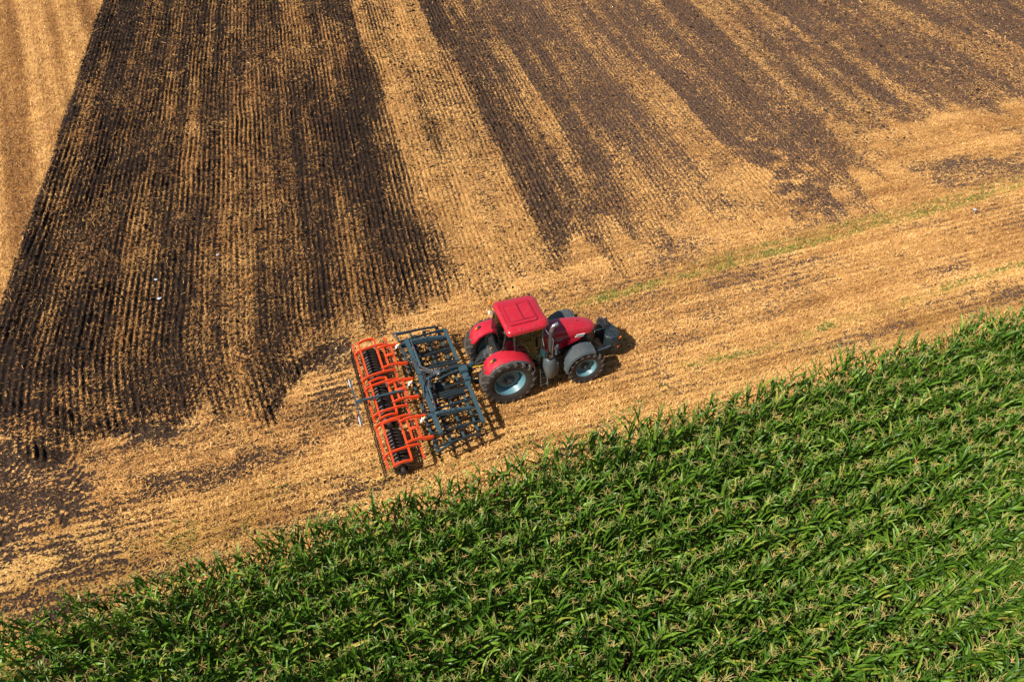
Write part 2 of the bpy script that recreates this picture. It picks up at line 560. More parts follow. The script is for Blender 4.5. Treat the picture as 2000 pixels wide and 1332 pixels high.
def field(x, y):
    """Straw share, tilled weight, dryness, greenness and height at points of the field."""
    s, t = st(x, y)
    n1 = fbm(x * 0.9, y * 0.9, 1)
    n2 = fbm(x * 0.25, y * 0.25, 2)
    edge = np.interp(x + 1.2 * (n2 - 0.5), EDGE_X, EDGE_Y)
    sf = 1.0 + 2.2 * sstep(3, 9, x)
    till = sstep(-0.35, 0.45, (y - edge + 1.8 * sf ** 0.7 * (fbm(x * 0.9, y * 0.9, 1, 5) - 0.5) + (2.0 + 1.6 * sf) * (fbm(s * 1.1, t * 0.13, 53) - 0.5)) / sf) * sstep(-0.16, 0.14, s + 18.05 + 0.5 * (fbm(t * 0.25, s * 0.35, 3, 4) - 0.5))
    # straw share in the tilled part
    sj = s + 0.5 * (fbm(s * 0.5, t * 0.10, 4) - 0.5) + 0.35 * (fbm(x * 2.1, y * 2.1, 8) - 0.5)
    vals = [np.interp(sj, [a for a, b in r[2]], [b for a, b in r[2]]) for r in ROWS]
    D = vals[0]
    for k in range(3):
        ta = ROWS[k][0] + ROWS[k][1] * s
        tb = ROWS[k + 1][0] + ROWS[k + 1][1] * s
        q = np.clip((t - ta) / (tb - ta), 0, 1)
        D = D * (1 - q) + vals[k + 1] * q
    D = D + 0.55 * (fbm(s * 0.55, t * 0.16, 9) - 0.5) + 0.22 * (n1 - 0.5)
    D = D + 0.55 * sstep(10, 22, s) * (fbm(s * 0.9, t * 0.10, 19, 4) - 0.5)
    D = 0.05 + 0.88 * D
    D = D + (0.38 - D) * 0.30 * sstep(8, 16, s)
    D = D - (-0.03 + 0.20 * sstep(0.25, 0.6, D)) * sstep(0, -4, s)
    ph = furrow_phase(s, t)
    fur = np.sin(ph)
    famp = 0.55 + 1.5 * (fbm(s * 0.45, t * 0.3, 12, 4) - 0.42)
    fi = np.floor(ph / (2 * pi))
    famp = np.clip(famp, 0.1, 1.2) * (1 - 0.55 * sstep(3, 24, s)) * (0.35 + 1.1 * vnoise(fi * 1.7 + 0.5, t * 0.9, 13))
    famp = famp * (1 - 0.55 * sstep(0.45, 0.75, D) * sstep(-3, -1, s))
    D = D + 0.17 * fur * famp  # straw caught on the ridges; thinning it also paints the grooves' shade
    D = D + (0.42 * (vnoise(fi + 0.5, t * 0.16, 51) - 0.5) + 0.40 * (vnoise(fi / 3.0, t * 0.11, 52) - 0.5)) * sstep(0.08, 0.35, D)
    D = D - 0.13 * sstep(0.5, 0.8, D)
    # untilled stubble: the near headland and the far left strip
    strk = fbm(x * 0.10, (y - 0.03 * x) * 2.2, 63, 4) - 0.5
    D2 = 0.76 + 0.85 * (fbm(x * 0.7, y * 1.3, 61, 4) - 0.5) + 0.35 * (n2 - 0.5) + 0.45 * strk * sstep(2.5, 0.0, y - edge)
    left = sstep(-17.9, -18.4, s)
    q = x * cos(R(98)) + y * sin(R(98))
    pl = -(x * sin(R(98)) - y * cos(R(98)))           # across the combine's passes in the left strip
    sw = 0.5 + 0.34 * np.sin(pl * 2 * pi / 2.5 + 0.5 * np.sin(q * 0.2)) + 0.22 * np.sin(pl * 2 * pi / 1.1 + 1.0)
    sw2 = fbm(pl * 1.1, q * 0.06, 14)
    DL = 0.72 + 0.30 * sw + 0.55 * (sw2 - 0.5)
    row = np.sin(2 * pi * (y + 0.03 * np.sin(x * 0.7)) / 0.30)
    hl = sstep(1.5, -3.0, y - edge)
    D2 = D2 - (0.16 - 0.22 * row) * hl * np.clip(2.2 * fbm(x * .2, y * .5, 21) - .5, 0, 1)
    D2 = D2 - 0.08 * sstep(-4, -8, x) - 0.22 * sstep(-6.5, -9.5, x) * sstep(-2.4, -0.4, y + 0.08 * (x + 12))
    D2 = D2 * (1 - left) + DL * left
    eo = (y - edge) / sf + 1.6 * (fbm(s * 1.3, t * 0.3, 54, 4) - 0.5)
    mx = sstep(2.6, -0.2, eo) * np.where(x < -6.3, 0.45, 1.0)
    D = D + (0.58 - D) * mx * (0.6 - 0.25 * sstep(8, 12, x)) - 0.09 * sstep(5, 12, s) * (1 - mx)
    D = D * till + D2 * (1 - till)
    for cx, cy, ax, ay, bx, by, val in PATCH:
        det = ax * by - ay * bx
        u = ((x - cx) * by - (y - cy) * bx) / det
        v = ((y - cy) * ax - (x - cx) * ay) / det
        k = sstep(1.35, 0.30, np.sqrt(u * u + v * v) + 2.6 * (fbm(x * 1.3 + y * .4, y * 1.9, 71, 4) - 0.5)) * 0.9
        D = D * (1 - k) + (val + 0.10 + 0.5 * (n1 - 0.5)) * k
    # lug prints of the tyres
    hp = np.zeros_like(x)
    for tr in TRACKS:
        best = np.full_like(x, 9.0)
        al = np.zeros_like(x)
        sd = np.zeros_like(x)
        acc = 0.0
        for (x0, y0), (x1, y1) in zip(tr[:-1], tr[1:]):
            dx, dy = x1 - x0, y1 - y0
            L = math.hypot(dx, dy)
            q = np.clip(((x - x0) * dx + (y - y0) * dy) / L ** 2, 0, 1)
            px, py = x - x0 - q * dx, y - y0 - q * dy
            dd = np.hypot(px, py)
            m = dd < best
            best = np.where(m, dd, best)
            al = np.where(m, acc + q * L, al)
            sd = np.where(m, (px * dy - py * dx) / L, sd)
            acc += L
        lug = np.sin(2 * pi * (al + 0.9 * np.abs(sd)) / 0.34)
        k = sstep(0.46, 0.30, best)
        D = D - k * (0.06 + 0.36 * sstep(-0.2, 0.6, lug))
        hp = hp - k * 0.05 * sstep(-0.3, 0.5, lug)
    # under the corn
    corn = sstep(0.1, -0.7, y - corn_edge(x) + 0.8 * (n1 - 0.5))
    D = D * (1 - corn) + (0.22 + 0.25 * (n1 - .5)) * corn
    dry = 0.10 + 0.75 * sstep(-3.5, 13, s + 3.0 * (n2 - 0.5)) + 0.25 * (1 - till)
    # green strips of volunteer plants
    gl = np.interp(x, [-60, 0, 4.8, 8, 12, 16.4, 22.8, 27.8, 60], [2.6, 2.7, 2.9, 3.08, 3.25, 3.5, 3.75, 4.2, 6])
    g = np.exp(-((y - gl) / 0.26) ** 2) * sstep(2.5, 5, x) + 0.5 * np.exp(-((y - gl - 0.55) / 0.2) ** 2) * sstep(8, 10, x)
    g2 = np.interp(x, [-60, 6.6, 9.9, 13.5, 17.5, 20.2, 60], [-1.6, -1.5, -1.85, -1.3, -1.13, -.87, 1])
    g = g + 0.7 * np.exp(-((y - g2) / 0.2) ** 2) * sstep(5, 8, x) + 0.25 * sstep(-0.5, -3, y) * (1 - corn)
    green = np.clip(g * (0.25 + 1.5 * fbm(x * 0.5, y * 0.9, 31)), 0, 1)
    D = D + 0.25 * np.clip(g, 0, 1) * (1 - till)
    h = till * (0.052 * fur * famp + 0.06 * (fbm(x * 2.2, y * 2.2, 41) - 0.5)) + (1 - till) * (0.05 * (n1 - 0.5) + 0.016 * row * hl) + hp
    # a low shoulder of thrown soil along the first furrow of the tilled block
    h = h + 0.09 * np.exp(-((s + 17.6) / 0.35) ** 2) * till
    tone = 0.58 + 1.3 * strk * (1 - till) + 0.75 * (fbm(x * 0.45, y * 0.8, 81, 4) - 0.5) - 0.08 * till - 0.34 * till * np.clip(0.55 - D, 0, .5) * 2 - 0.26 * till * sstep(0, -4, s)
    tone = tone * (1 - left) + left * np.clip(-0.05 + 0.95 * sw + 1.1 * (sw2 - 0.5), -0.15, 1.1)
    tone = tone + 0.20 * row * hl * np.clip(3.0 * fbm(x * .2, y * .5, 21) - 1.0, 0, 1)
    tone = tone - 0.22 * sstep(-5, -9, x) * (1 - left) * (1 - till)
    TONE[0] = tone
    return np.clip(D, 0, 1), till, np.clip(dry, 0, 1), green, h


def axis_grid(segs):
    out = [segs[0][0]]
    for a, b, step in segs:
        n = max(1, int(round((b - a) / step)))
        out += list(np.linspace(a, b, n + 1)[1:])
    return np.array(out)


gs = axis_grid([(-600, -80, 40), (-80, -28, 2), (-28, -21, 0.15), (-21, 20, 0.041), (20, 50, 0.06), (50, 80, 2), (80, 600, 40)])
gt = axis_grid([(-600, -60, 40), (-60, -18, 2), (-18, -7, 0.4), (-7, -1.2, 0.14), (-1.2, 6, 0.085), (6, 16, 0.17), (16, 50, 0.30), (50, 80, 2), (80, 600, 40)])
S_, T_ = np.meshgrid(gs, gt)
X_, Y_ = xy(S_, T_)
D_, till_, dry_, gr_, h_ = field(X_.ravel(), Y_.ravel())
ns, ntt = len(gs), len(gt)
idx = np.arange(ns * ntt).reshape(ntt, ns)
F_ = np.stack([idx[:-1, :-1], idx[:-1, 1:], idx[1:, 1:], idx[1:, :-1]], -1).reshape(-1, 4)
far = (np.abs(X_.ravel()) > 70) | (Y_.ravel() > 70) | (Y_.ravel() < -40)
h_[far] = 0
ground = fast_mesh("ground", np.stack([X_.ravel(), Y_.ravel(), h_], -1), F_, 'ground',
                   attrs=dict(straw=D_, till=till_, dry=dry_, green=gr_, tone=TONE[0]), smooth=True)
props(ground, "half tilled grain field, dark furrowed soil and golden stubble", "field", kind="structure")


# ------------------------------------------------------------------ straw, stubble, clods, weeds lying on it
def sample_field(n, seed, ymin=-6.0):
    """Points over the part of the field round the view, thinner with distance."""
    r = np.random.default_rng(seed)
    xs, ys = [], []
    got = 0
    while got < n:
        x = r.uniform(-30, 52, 400000)
        y = r.uniform(ymin, 56, 400000)
        dx, dy = x - CAM.x, y - CAM.y
        a = np.arctan2(dx, dy) - R(18.99)
        dist = np.hypot(dx, dy)
        ok = (np.abs(a) < R(41)) & (r.random(400000) < np.minimum(1, (24.0 / dist) ** 1.5)) & (dist < 76)
        xs.append(x[ok]); ys.append(y[ok])
        got += ok.sum()
    return np.concatenate(xs)[:n], np.concatenate(ys)[:n]


def strips(name, x, y, z, L, W, yaw, tilt, mat, tint, roll=None):
    n = len(x)
    ca, sa, ct, s_t = np.cos(yaw), np.sin(yaw), np.cos(tilt), np.sin(tilt)
    ax = np.stack([ca * ct, sa * ct, s_t], -1) * (L / 2)[:, None]
    bx = np.stack([-sa, ca, np.zeros(n)], -1)
    if roll is not None:
        up = np.stack([-ca * s_t, -sa * s_t, ct], -1)
        bx = bx * np.cos(roll)[:, None] + up * np.sin(roll)[:, None]
    bx = bx * (W / 2)[:, None]
    c = np.stack([x, y, z], -1)
    V = np.stack([c - ax - bx * .6, c - ax + bx * .6, c + ax + bx, c + ax - bx], 1).reshape(-1, 3)
    F = np.arange(4 * n).reshape(n, 4)
    return fast_mesh(name, V, F, mat, np.repeat(tint, 4))


def pick(n, seed, fn, ymin=-6.0):
    x, y = sample_field(n, seed, ymin)
    D, till, dry, g, h = field(x, y)
    r = np.random.default_rng(seed + 1)
    k = r.random(n) < fn(x, y, D, till, g)
    return x[k], y[k], D[k], till[k], g[k], h[k], dry[k], r


# loose straw
x, y, D, till, g, h, dry, r = pick(760000, 11, lambda x, y, D, till, g: np.clip(D, 0.10 + 0.08 * sstep(4, 14, x), 1) ** 1.1 * np.clip(3.4 * fbm(x * 2.6, y * 2.6, 91) - 1.15, 0.04, 1) * (y > corn_edge(x) - 0.6))
n = len(x)
field(x, y)
TONE_AT = TONE[0]
s_, t_ = st(x, y)
yaw = np.where(r.random(n) < 0.45, TH + r.normal(0, 0.35, n), r.uniform(0, pi, n))
yaw = np.where((till < 0.5) & (s_ > -18) & (r.random(n) < .5), r.normal(0, 0.3, n), yaw)
far_ = np.clip(np.hypot(x - CAM.x, y - CAM.y) / 30, 0.7, 2.0)
L = r.uniform(0.07, 0.26, n) * far_ ** 0.5
W = r.uniform(0.008, 0.021, n) * far_
o = strips("straw", x, y, h + r.uniform(0.005, 0.05, n), L, W, yaw, r.normal(0, 0.30, n), 'straw',
           np.clip(r.normal(0.50, 0.22, n) + 0.45 * (TONE_AT - 0.55) - 0.10 * till, 0, 1), r.normal(0, 0.5, n))
props(o, "loose golden straw scattered over the soil and stubble", "straw", kind="stuff")

# standing stubble in drilled rows along the headland and in the far left strip
x, y, D, till, g, h, dry, r = pick(420000, 21, lambda x, y, D, till, g: (1 - till) * np.clip(D * 1.25 - 0.35, 0, 1) * (y > corn_edge(x) - 0.4))
n = len(x)
field(x, y)
TONE_AT = TONE[0]
s_, t_ = st(x, y)
lf = s_ < -17.8
yr = np.round(y / 0.30 + 0.25) * 0.30 - 0.075 + r.normal(0, 0.035, n)
a98 = R(98)
q = x * cos(a98) + y * sin(a98)
pl = -(x * sin(a98) - y * cos(a98))
plr = np.round(pl / 0.28) * 0.28 + r.normal(0, 0.035, n)
xl, yl = q * cos(a98) - plr * sin(a98), q * sin(a98) + plr * cos(a98)
loose = r.random(n) < 0.25
x2 = np.where(lf & ~loose, xl, x)
y2 = np.where(lf & ~loose, yl, np.where(loose, y, yr))
Hh = r.uniform(0.05, 0.15, n)
o = strips("stubble", x2, y2, h + Hh * 0.42, Hh, r.uniform(0.015, 0.034, n), r.uniform(0, 2 * pi, n),
           R(90) - np.abs(r.normal(0, 0.45, n)), 'straw', np.clip(r.normal(0.50, 0.2, n) + 0.5 * (TONE_AT - 0.55), 0, 1))
props(o, "short cut cereal stubble standing in rows along the headland", "stubble", kind="stuff")

# clods of dark soil on the tilled ground
x, y, D, till, g, h, dry, r = pick(230000, 31, lambda x, y, D, till, g: till * np.clip(1.05 - D, 0.05, 1) * 0.9)
n = len(x)
oct_v = np.array([(1, 0, 0), (0, 1, 0), (-1, 0, 0), (0, -1, 0), (0, 0, 1), (0, 0, -1)], float)
oct_f = np.array([(0, 1, 4), (1, 2, 4), (2, 3, 4), (3, 0, 4), (1, 0, 5), (2, 1, 5), (3, 2, 5), (0, 3, 5)])
far_ = np.clip(np.hypot(x - CAM.x, y - CAM.y) / 30, 0.8, 2.0)
sz = np.clip(r.lognormal(-3.6, 0.45, n), 0.012, 0.085) * far_ ** 0.6
V = oct_v[None] * (sz[:, None, None] * r.uniform(0.6, 1.4, (n, 6, 1)))
yw = r.uniform(0, pi, n)
V = np.stack([V[..., 0] * np.cos(yw)[:, None] - V[..., 1] * np.sin(yw)[:, None],
              V[..., 0] * np.sin(yw)[:, None] + V[..., 1] * np.cos(yw)[:, None], V[..., 2] * 0.8], -1)
V += np.stack([x, y, h + sz * 0.2], -1)[:, None]
F = (oct_f[None] + 6 * np.arange(n)[:, None, None]).reshape(-1, 3)
tn = np.clip(0.15 + 0.58 * dry + r.normal(0, 0.14, n), 0, 1)
o = fast_mesh("soil_clods", V.reshape(-1, 3), F, 'clod', np.repeat(tn, 6))
props(o, "crumbled dark soil clods on the tilled ground", "soil", kind="stuff")

# weeds in the green strips
x, y, D, till, g, h, dry, r = pick(420000, 41, lambda x, y, D, till, g: np.clip(g * 1.5 - 0.30, 0, 1) * 0.8 * (fbm(x * 1.1, y * 1.6, 55) > 0.475) * (y > corn_edge(x)))
n = len(x)
o = strips("weeds", x, y, h + r.uniform(0.02, 0.10, n), r.uniform(0.06, 0.16, n), r.uniform(0.02, 0.05, n), r.uniform(0, 2 * pi, n),
           r.uniform(-0.2, 0.9, n), 'weed', np.clip(r.normal(0.5, 0.25, n), 0, 1))
props(o, "low green volunteer plants in thin strips along the headland stubble", "weeds", kind="stuff")


# ------------------------------------------------------------------ corn
def corn_variant(seed):
    """One corn plant as three meshes' arrays: stalk, leaves, tassel (V, F, tint)."""
    r = random.Random(seed)
    H = r.uniform(2.05, 2.45)
    lean = (r.uniform(-.06, .06), r.uniform(-.06, .06))

    def base(z):
        return Vector((lean[0] * z * z / 3, lean[1] * z * z / 3, z))
    sv, sf = [], []
    zs = [0, H * .35, H * .7, H]
    for i, z in enumerate(zs):
        rad = (0.016, 0.014, 0.010, 0.005)[i]
        for k in range(4):
            sv.append(base(z) + Vector((cos(k * pi / 2), sin(k * pi / 2), 0)) * rad)
    for i in range(3):
        for k in range(4):
            a, b = 4 * i + k, 4 * i + (k + 1) % 4
            sf.append((a, b, b + 4, a + 4))
    st_ = [r.uniform(0.2, 0.8)] * len(sv)
    lv, lf_, lt = [], [], []
    nl = r.randint(9, 11)
    az0 = 0.0
    hue = r.uniform(-.12, .12)
    for i in range(nl):
        f = i / (nl - 1)
        z0 = 0.30 + (H - 0.66) * f ** 0.95
        az = az0 + (i % 2) * pi + r.gauss(0, 0.50)
        Ln = (0.54 + 0.36 * sin(pi * min(1, 0.15 + 0.75 * (1 - abs(f - .45))))) * r.uniform(0.82, 1.12) * (1 - 0.45 * max(0, f - .6) / .4)
        Wd = r.uniform(0.062, 0.092) * (1 - 0.25 * max(0, f - .75) / .25)
        e0 = R(r.uniform(64, 84)) if f < .7 else R(r.uniform(68, 86))
        e1 = R(r.uniform(-32, 60)) if f < .7 else R(r.uniform(-15, 72))
        p = base(z0)
        nseg = 7
        tw = r.gauss(0, 0.5)
        tt = min(1, max(0, 0.45 + hue + r.gauss(0, 0.17)))
        if f < 0.25 and r.random() < .4:
            tt = 0.97
        b0 = len(lv)
        for k in range(nseg + 1):
            q = k / nseg
            e = e0 + (e1 - e0) * q ** 1.25
            a = az + tw * q * 0.6
            dr = Vector((cos(a) * cos(e), sin(a) * cos(e), sin(e)))
            if k:
                p = p + dr * (Ln / nseg)
            wd = Wd * min(1, 0.45 + 2.2 * q) * (1 - q ** 2.6) ** 0.8 * 0.5 + 0.002
            sd = Vector((-sin(a), cos(a), 0))
            up = sd.cross(dr).normalized() * -1
            rl = tw * q * 1.2
            sd2 = sd * cos(rl) + up * sin(rl)
            wv = 0.012 * sin(q * 15 + i)
            lv += [p - sd2 * wd + up * (wd * .45 + wv), p, p + sd2 * wd + up * (wd * .45 - wv)]
            lt += [tt + .05, tt + .16, tt - .03]
        for k in range(nseg):
            c = b0 + 3 * k
            lf_ += [(c, c + 1, c + 4, c + 3), (c + 1, c + 2, c + 5, c + 4)]
    tv, tf, tt_ = [], [], []
    age = min(1, max(0, r.gauss(0.36, 0.26)))
    tp = base(H)
    nb = r.randint(3, 8)
    for i in range(nb + 1):
        Ln = 0.27 if i == 0 else r.uniform(0.12, 0.24)
        az = r.uniform(0, 2 * pi)
        el = R(85) if i == 0 else R(r.uniform(28, 74))
        p0 = tp + Vector((0, 0, r.uniform(-.02, .07) if i else 0))
        d0 = Vector((cos(az) * cos(el), sin(az) * cos(el), sin(el)))
        d1 = Vector((cos(az) * cos(el - .6), sin(az) * cos(el - .6), sin(el - .6))) if i else d0
        pts = [p0, p0 + d0 * Ln * .5, p0 + d0 * Ln * .5 + d1 * Ln * .5]
        for ori in (0, 1):
            sd = Vector((-sin(az), cos(az), 0)) if ori == 0 else d0.cross(Vector((-sin(az), cos(az), 0)))
            b0 = len(tv)
            for k, pp in enumerate(pts):
                wd = (0.0048, 0.0065, 0.0035)[k]
                tv += [pp - sd * wd, pp + sd * wd]
                tt_ += [age + r.uniform(-.12, .12)] * 2
            for k in range(2):
                c = b0 + 2 * k
                tf.append((c, c + 1, c + 3, c + 2))
    A = lambda v: np.array([tuple(q) for q in v], np.float32)
    return [(A(sv), np.array(sf), np.array(st_)), (A(lv), np.array(lf_), np.clip(np.array(lt), 0, 1)), (A(tv), np.array(tf), np.clip(np.array(tt_), 0, 1))]


NVAR = 22
VAR = [corn_variant(100 + k) for k in range(NVAR)]
plants = []
cr = np.random.default_rng(5)
row = 0
while True:
    y0 = CORN_Y - 0.28 - 0.76 * row
    if y0 < -19.5:
        break
    xx = -26.0 + cr.uniform(0, .15)
    while xx < 36:
        yy = y0 + 0.036 * xx + cr.normal(0, 0.035)
        dx, dy = xx - CAM.x, yy - CAM.y
        keep = cr.random() < (0.97 if row > 0 else 0.86)
        # frustum of the photograph plus a margin of about three metres
        c_, s_ = cos(R(18.99)), sin(R(18.99))
        u, v = dx * c_ - dy * s_, dx * s_ + dy * c_
        if keep and v > 5.0 and abs(u) < v * 0.93 + 4.5:
            scl = cr.uniform(0.86, 1.10) * (0.86 + 0.28 * float(fbm(np.array([xx * .28]), np.array([yy * .28]), 88)[0]))
            if row == 0:
                scl *= cr.uniform(0.92, 1.04)
            plants.append((xx, yy, cr.normal(0.1, 0.85) + pi * cr.integers(2), scl, int(cr.integers(NVAR))))
        xx += cr.uniform(0.10, 0.18)
    row += 1

# the 300 nearest ones inside the frame are plants of their own
cm = Matrix.Rotation(R(-18.99), 3, 'Z') @ Matrix.Rotation(R(47), 3, 'X')
cmi = cm.transposed()


def in_frame(px, py, pz):
    q = cmi @ (Vector((px, py, pz)) - CAM)
    return q.z < 0 and abs(q.x / -q.z) < 0.62 and abs(q.y / -q.z) < 0.405


order = []
for i, (px, py, yw, scl, k) in enumerate(plants):
    if in_frame(px, py, 2.0 * scl):
        order.append(((Vector((px, py, 2.0)) - CAM).length, i))
order.sort()
near = set(i for d, i in order[:300])

proto = []
for k in range(NVAR):
    trio = []
    for (V, F, tn), nm, mt in zip(VAR[k], ("stalk", "leaves", "tassel"), ("stalk", "leaf", "tassel")):
        o = fast_mesh(nm, V, F, mt, tn, smooth=(nm == "leaves"))
        trio.append(o)
    proto.append(trio)
used = set()
for i in sorted(near):
    px, py, yw, scl, k = plants[i]
    e = bpy.data.objects.new("corn_plant", None)
    COL.objects.link(e)
    e.location = (px, py, 0.0)
    e.rotation_euler = (0, 0, yw)
    e.scale = (scl, scl, scl)
    props(e, "tall green corn plant with pale tassel, in the crop rows nearest the viewer", "corn plant", "corn plants in the nearest rows")
    for o in proto[k]:
        c = o if k not in used else o.copy()
        if k in used:
            COL.objects.link(c)
        c.parent = e
    used.add(k)
for k in range(NVAR):
    if k not in used:
        for o in proto[k]:
            bpy.data.objects.remove(o)

Vs, Fs, Ts, Ms = [], [], [], []
off = 0
for i, (px, py, yw, scl, k) in enumerate(plants):
    if i in near:
        continue
    ca, sa = math.cos(yw) * scl, math.sin(yw) * scl
    for mi, (V, F, tn) in enumerate(VAR[k]):
        Vs.append(np.stack([V[:, 0] * ca - V[:, 1] * sa + px, V[:, 0] * sa + V[:, 1] * ca + py, V[:, 2] * scl], -1))
        Fs.append(F + off)
        Ts.append(np.clip(tn + 0.12 * math.sin(i * 7.3), 0, 1))
        Ms.append(np.full(len(F), mi, dtype=np.int32))
        off += len(V)
crop = fast_mesh("corn_crop", np.concatenate(Vs), np.concatenate(Fs), 'stalk', np.concatenate(Ts))
crop.data.materials.append(M['leaf'])
crop.data.materials.append(M['tassel'])
crop.data.polygons.foreach_set("material_index", np.concatenate(Ms))
crop.data.polygons.foreach_set("use_smooth", np.concatenate(Ms) == 1)
props(crop, "dense green corn crop with tan tassels reaching up to the stubble", "corn crop", kind="stuff")


# ------------------------------------------------------------------ tractor
TR = thing("tractor", (0, 0, 0), "red tractor with blue wheel rims pulling an orange and blue cultivator", "tractor")
SGN = (-1, 1)                                 # -1: right side, towards the camera


def wheel(name, cx, cy, side, Rt, hw, rr, nl, lug_h):
    cz = Rt
    t = MB()
    prof = [(rr - .01, -hw * .72), (rr + .03, -hw * .86), (rr + (Rt - rr) * .45, -hw), (rr + (Rt - rr) * .80, -hw * .97), (Rt - lug_h - .01, -hw * .84), (Rt - lug_h + .012, -hw * .4),
            (Rt - lug_h + .018, 0), (Rt - lug_h + .012, hw * .4), (Rt - lug_h - .01, hw * .84), (rr + (Rt - rr) * .80, hw * .97), (rr + (Rt - rr) * .45, hw), (rr + .03, hw * .86), (rr - .01, hw * .72)]
    t.lathe(prof, (cx, cy, cz), 56, closed=True)
    td = MB()
    for sd in SGN:
        for k in range(nl):
            g0 = 2 * pi * (k + (0.25 if sd > 0 else -.25)) / nl
            rings = []
            for q, gy, rad, hgt in ((0, 0.04, Rt - lug_h, lug_h), (.5, .5, Rt - lug_h, lug_h), (.85, .90, Rt - lug_h - .01, lug_h * .97), (1.0, 1.03, Rt - lug_h - .10, lug_h * .85)):
                g = g0 - (q ** 1.2) * 2 * pi / nl * 0.95
                ww = 0.040 + 0.012 * q
                yy = cy + sd * hw * gy
                ring = []
                for da, hh in ((-ww, -.02), (ww, -.02), (ww * .75, hgt), (-ww * .75, hgt)):
                    gg = g + da / rad
                    rd = rad + hh
                    ring.append((cx + cos(gg) * rd, yy + (sd * .012 if hh > 0 and q == 1 else 0), cz + sin(gg) * rd))
                rings.append(ring)
            td.loft(rings)
    o = bpy.data.objects.new(name, None)
    o.empty_display_size = .2
    o.location = (cx, cy, cz)
    COL.objects.link(o)
    o.parent = TR
    t.build("tyre", 'rubber', o, smooth=40)
    td.build("tread", 'tread', o)
    s = side
    rim = MB()
    w_ = hw * .78
    pr = [(rr - .02, s * -w_), (rr + .025, s * -w_), (rr + .03, s * -w_ * .94), (rr - .015, s * -w_ * .86), (rr - .035, s * -w_ * .5), (rr - .09, s * -w_ * .2), (rr - .09, s * w_ * .2),
          (rr - .04, s * w_ * .45), (rr - .015, s * w_ * .86), (rr + .03, s * w_ * .94), (rr + .03, s * w_ * 1.04), (rr - .012, s * w_ * 1.04), (rr - .035, s * w_ * .9), (rr - .06, s * w_ * .5), (rr - .11, s * w_ * .22), (rr - .11, s * -w_ * .2), (rr - .055, s * -w_ * .5)]
    rim.lathe(pr, (cx, cy, cz), 56, closed=True)
    d0 = s * w_ * .10
    rim.lathe([(rr - .105, d0), (rr * .80, d0 - s * .02), (rr * .72, d0 + s * .03), (rr * .46, d0 + s * .05), (rr * .46, d0 + s * .01), (rr * .7, d0 - s * .02), (rr * .80, d0 - s * .06), (rr - .105, d0 - s * .04)], (cx, cy, cz), 48, closed=True)
    ro = rim.build("rim", 'rim', o, smooth=35)
    hb = MB()
    ro2 = MB().lathe([(rr * .47, d0 + s * .055), (rr * .47, d0 + s * .01), (0.001, d0 + s * .01), (0.001, d0 + s * .055)], (cx, cy, cz), 32, closed=True).build("rim_disc", 'rim', o, smooth=35)
    hb.lathe([(rr * .30, d0 + s * .05), (rr * .29, d0 + s * .066), (rr * .22, d0 + s * .10), (rr * .12, d0 + s * .15), (0.001, d0 + s * .15)], (cx, cy, cz), 32)
    for k in range(10):
        g = 2 * pi * k / 10
        hb.lathe([(.024, d0 + s * .05), (.024, d0 + s * .095), (.001, d0 + s * .095)], (cx + cos(g) * rr * .37, cy, cz + sin(g) * rr * .37), 8)
    hb.build("hub", 'hub', o, smooth=35)
    return o


RWX, FWX = 0.10, 2.92
for s in SGN:
    wheel("rear_wheel", RWX, s * 0.92, s, 0.965, 0.325, 0.55, 18, 0.075)
    wheel("front_wheel", FWX, s * 0.93, s, 0.725, 0.265, 0.39, 16, 0.062)

# chassis: rear axle housing, gearbox, engine block, front axle
ch = MB()
ch.lathe([(.15, -.75), (.20, -.3), (.26, -.28), (.26, .28), (.20, .3), (.15, .75)], (RWX, 0, .95), 20)
ch.box((.55, 0, .92), (1.5, .56, .62))
ch.box((2.1, 0, .98), (1.9, .46, .66))
ch.beam((FWX, -.75, .70), (FWX, .75, .70), .2, .2)
ch.box((3.2, 0, .85), (.5, .4, .4))
ch.build("chassis", 'engine', TR, bevel=.03)


def hood_ring(x, hwid, ztop, zsh, zbot, inset=.0):
    return [(x, -hwid, zbot), (x, -hwid - .015, zsh - .10), (x, -hwid + .005, zsh), (x, -hwid + .07, zsh + (ztop - zsh) * .72), (x, -hwid * .45, ztop - .005), (x, 0, ztop),
            (x, hwid * .45, ztop - .005), (x, hwid - .07, zsh + (ztop - zsh) * .72), (x, hwid - .005, zsh), (x, hwid + .015, zsh - .10), (x, hwid, zbot)]


bn = MB()
bn.loft([hood_ring(1.42, .40, 2.06, 1.93, 1.44), hood_ring(1.9, .405, 2.04, 1.90, 1.46), hood_ring(2.5, .40, 1.99, 1.84, 1.50), hood_ring(3.0, .385, 1.91, 1.75, 1.55),
         hood_ring(3.14, .375, 1.885, 1.72, 1.56), hood_ring(3.36, .34, 1.83, 1.70, 1.64), hood_ring(3.50, .28, 1.785, 1.69, 1.66), hood_ring(3.57, .21, 1.74, 1.68, 1.66)])
bonnet = bn.build("bonnet", 'red', TR, smooth=32)
sp = MB()
for s in SGN:
    sp.prism([(1.44, 1.44), (1.44, 1.16), (2.25, 1.22), (2.9, 1.42), (3.02, 1.54), (2.5, 1.50), (1.9, 1.46)], s * .37, s * .412, 'y')
sp.build("bonnet_side_panel", 'red', TR, bevel=.01)
gr = MB()
gr.loft([[(x, sg * hw_, z) for sg, z in ((-1, zb), (-1, zt), (1, zt), (1, zb))] for x, hw_, zt, zb in ((2.2, .36, 1.5, .95), (3.0, .37, 1.56, .95), (3.20, .372, 1.66, .95), (3.38, .345, 1.68, .98), (3.52, .285, 1.69, 1.0), (3.60, .21, 1.68, 1.02))])
grille = gr.build("grille", 'black', TR, bevel=.02)
gl = MB()
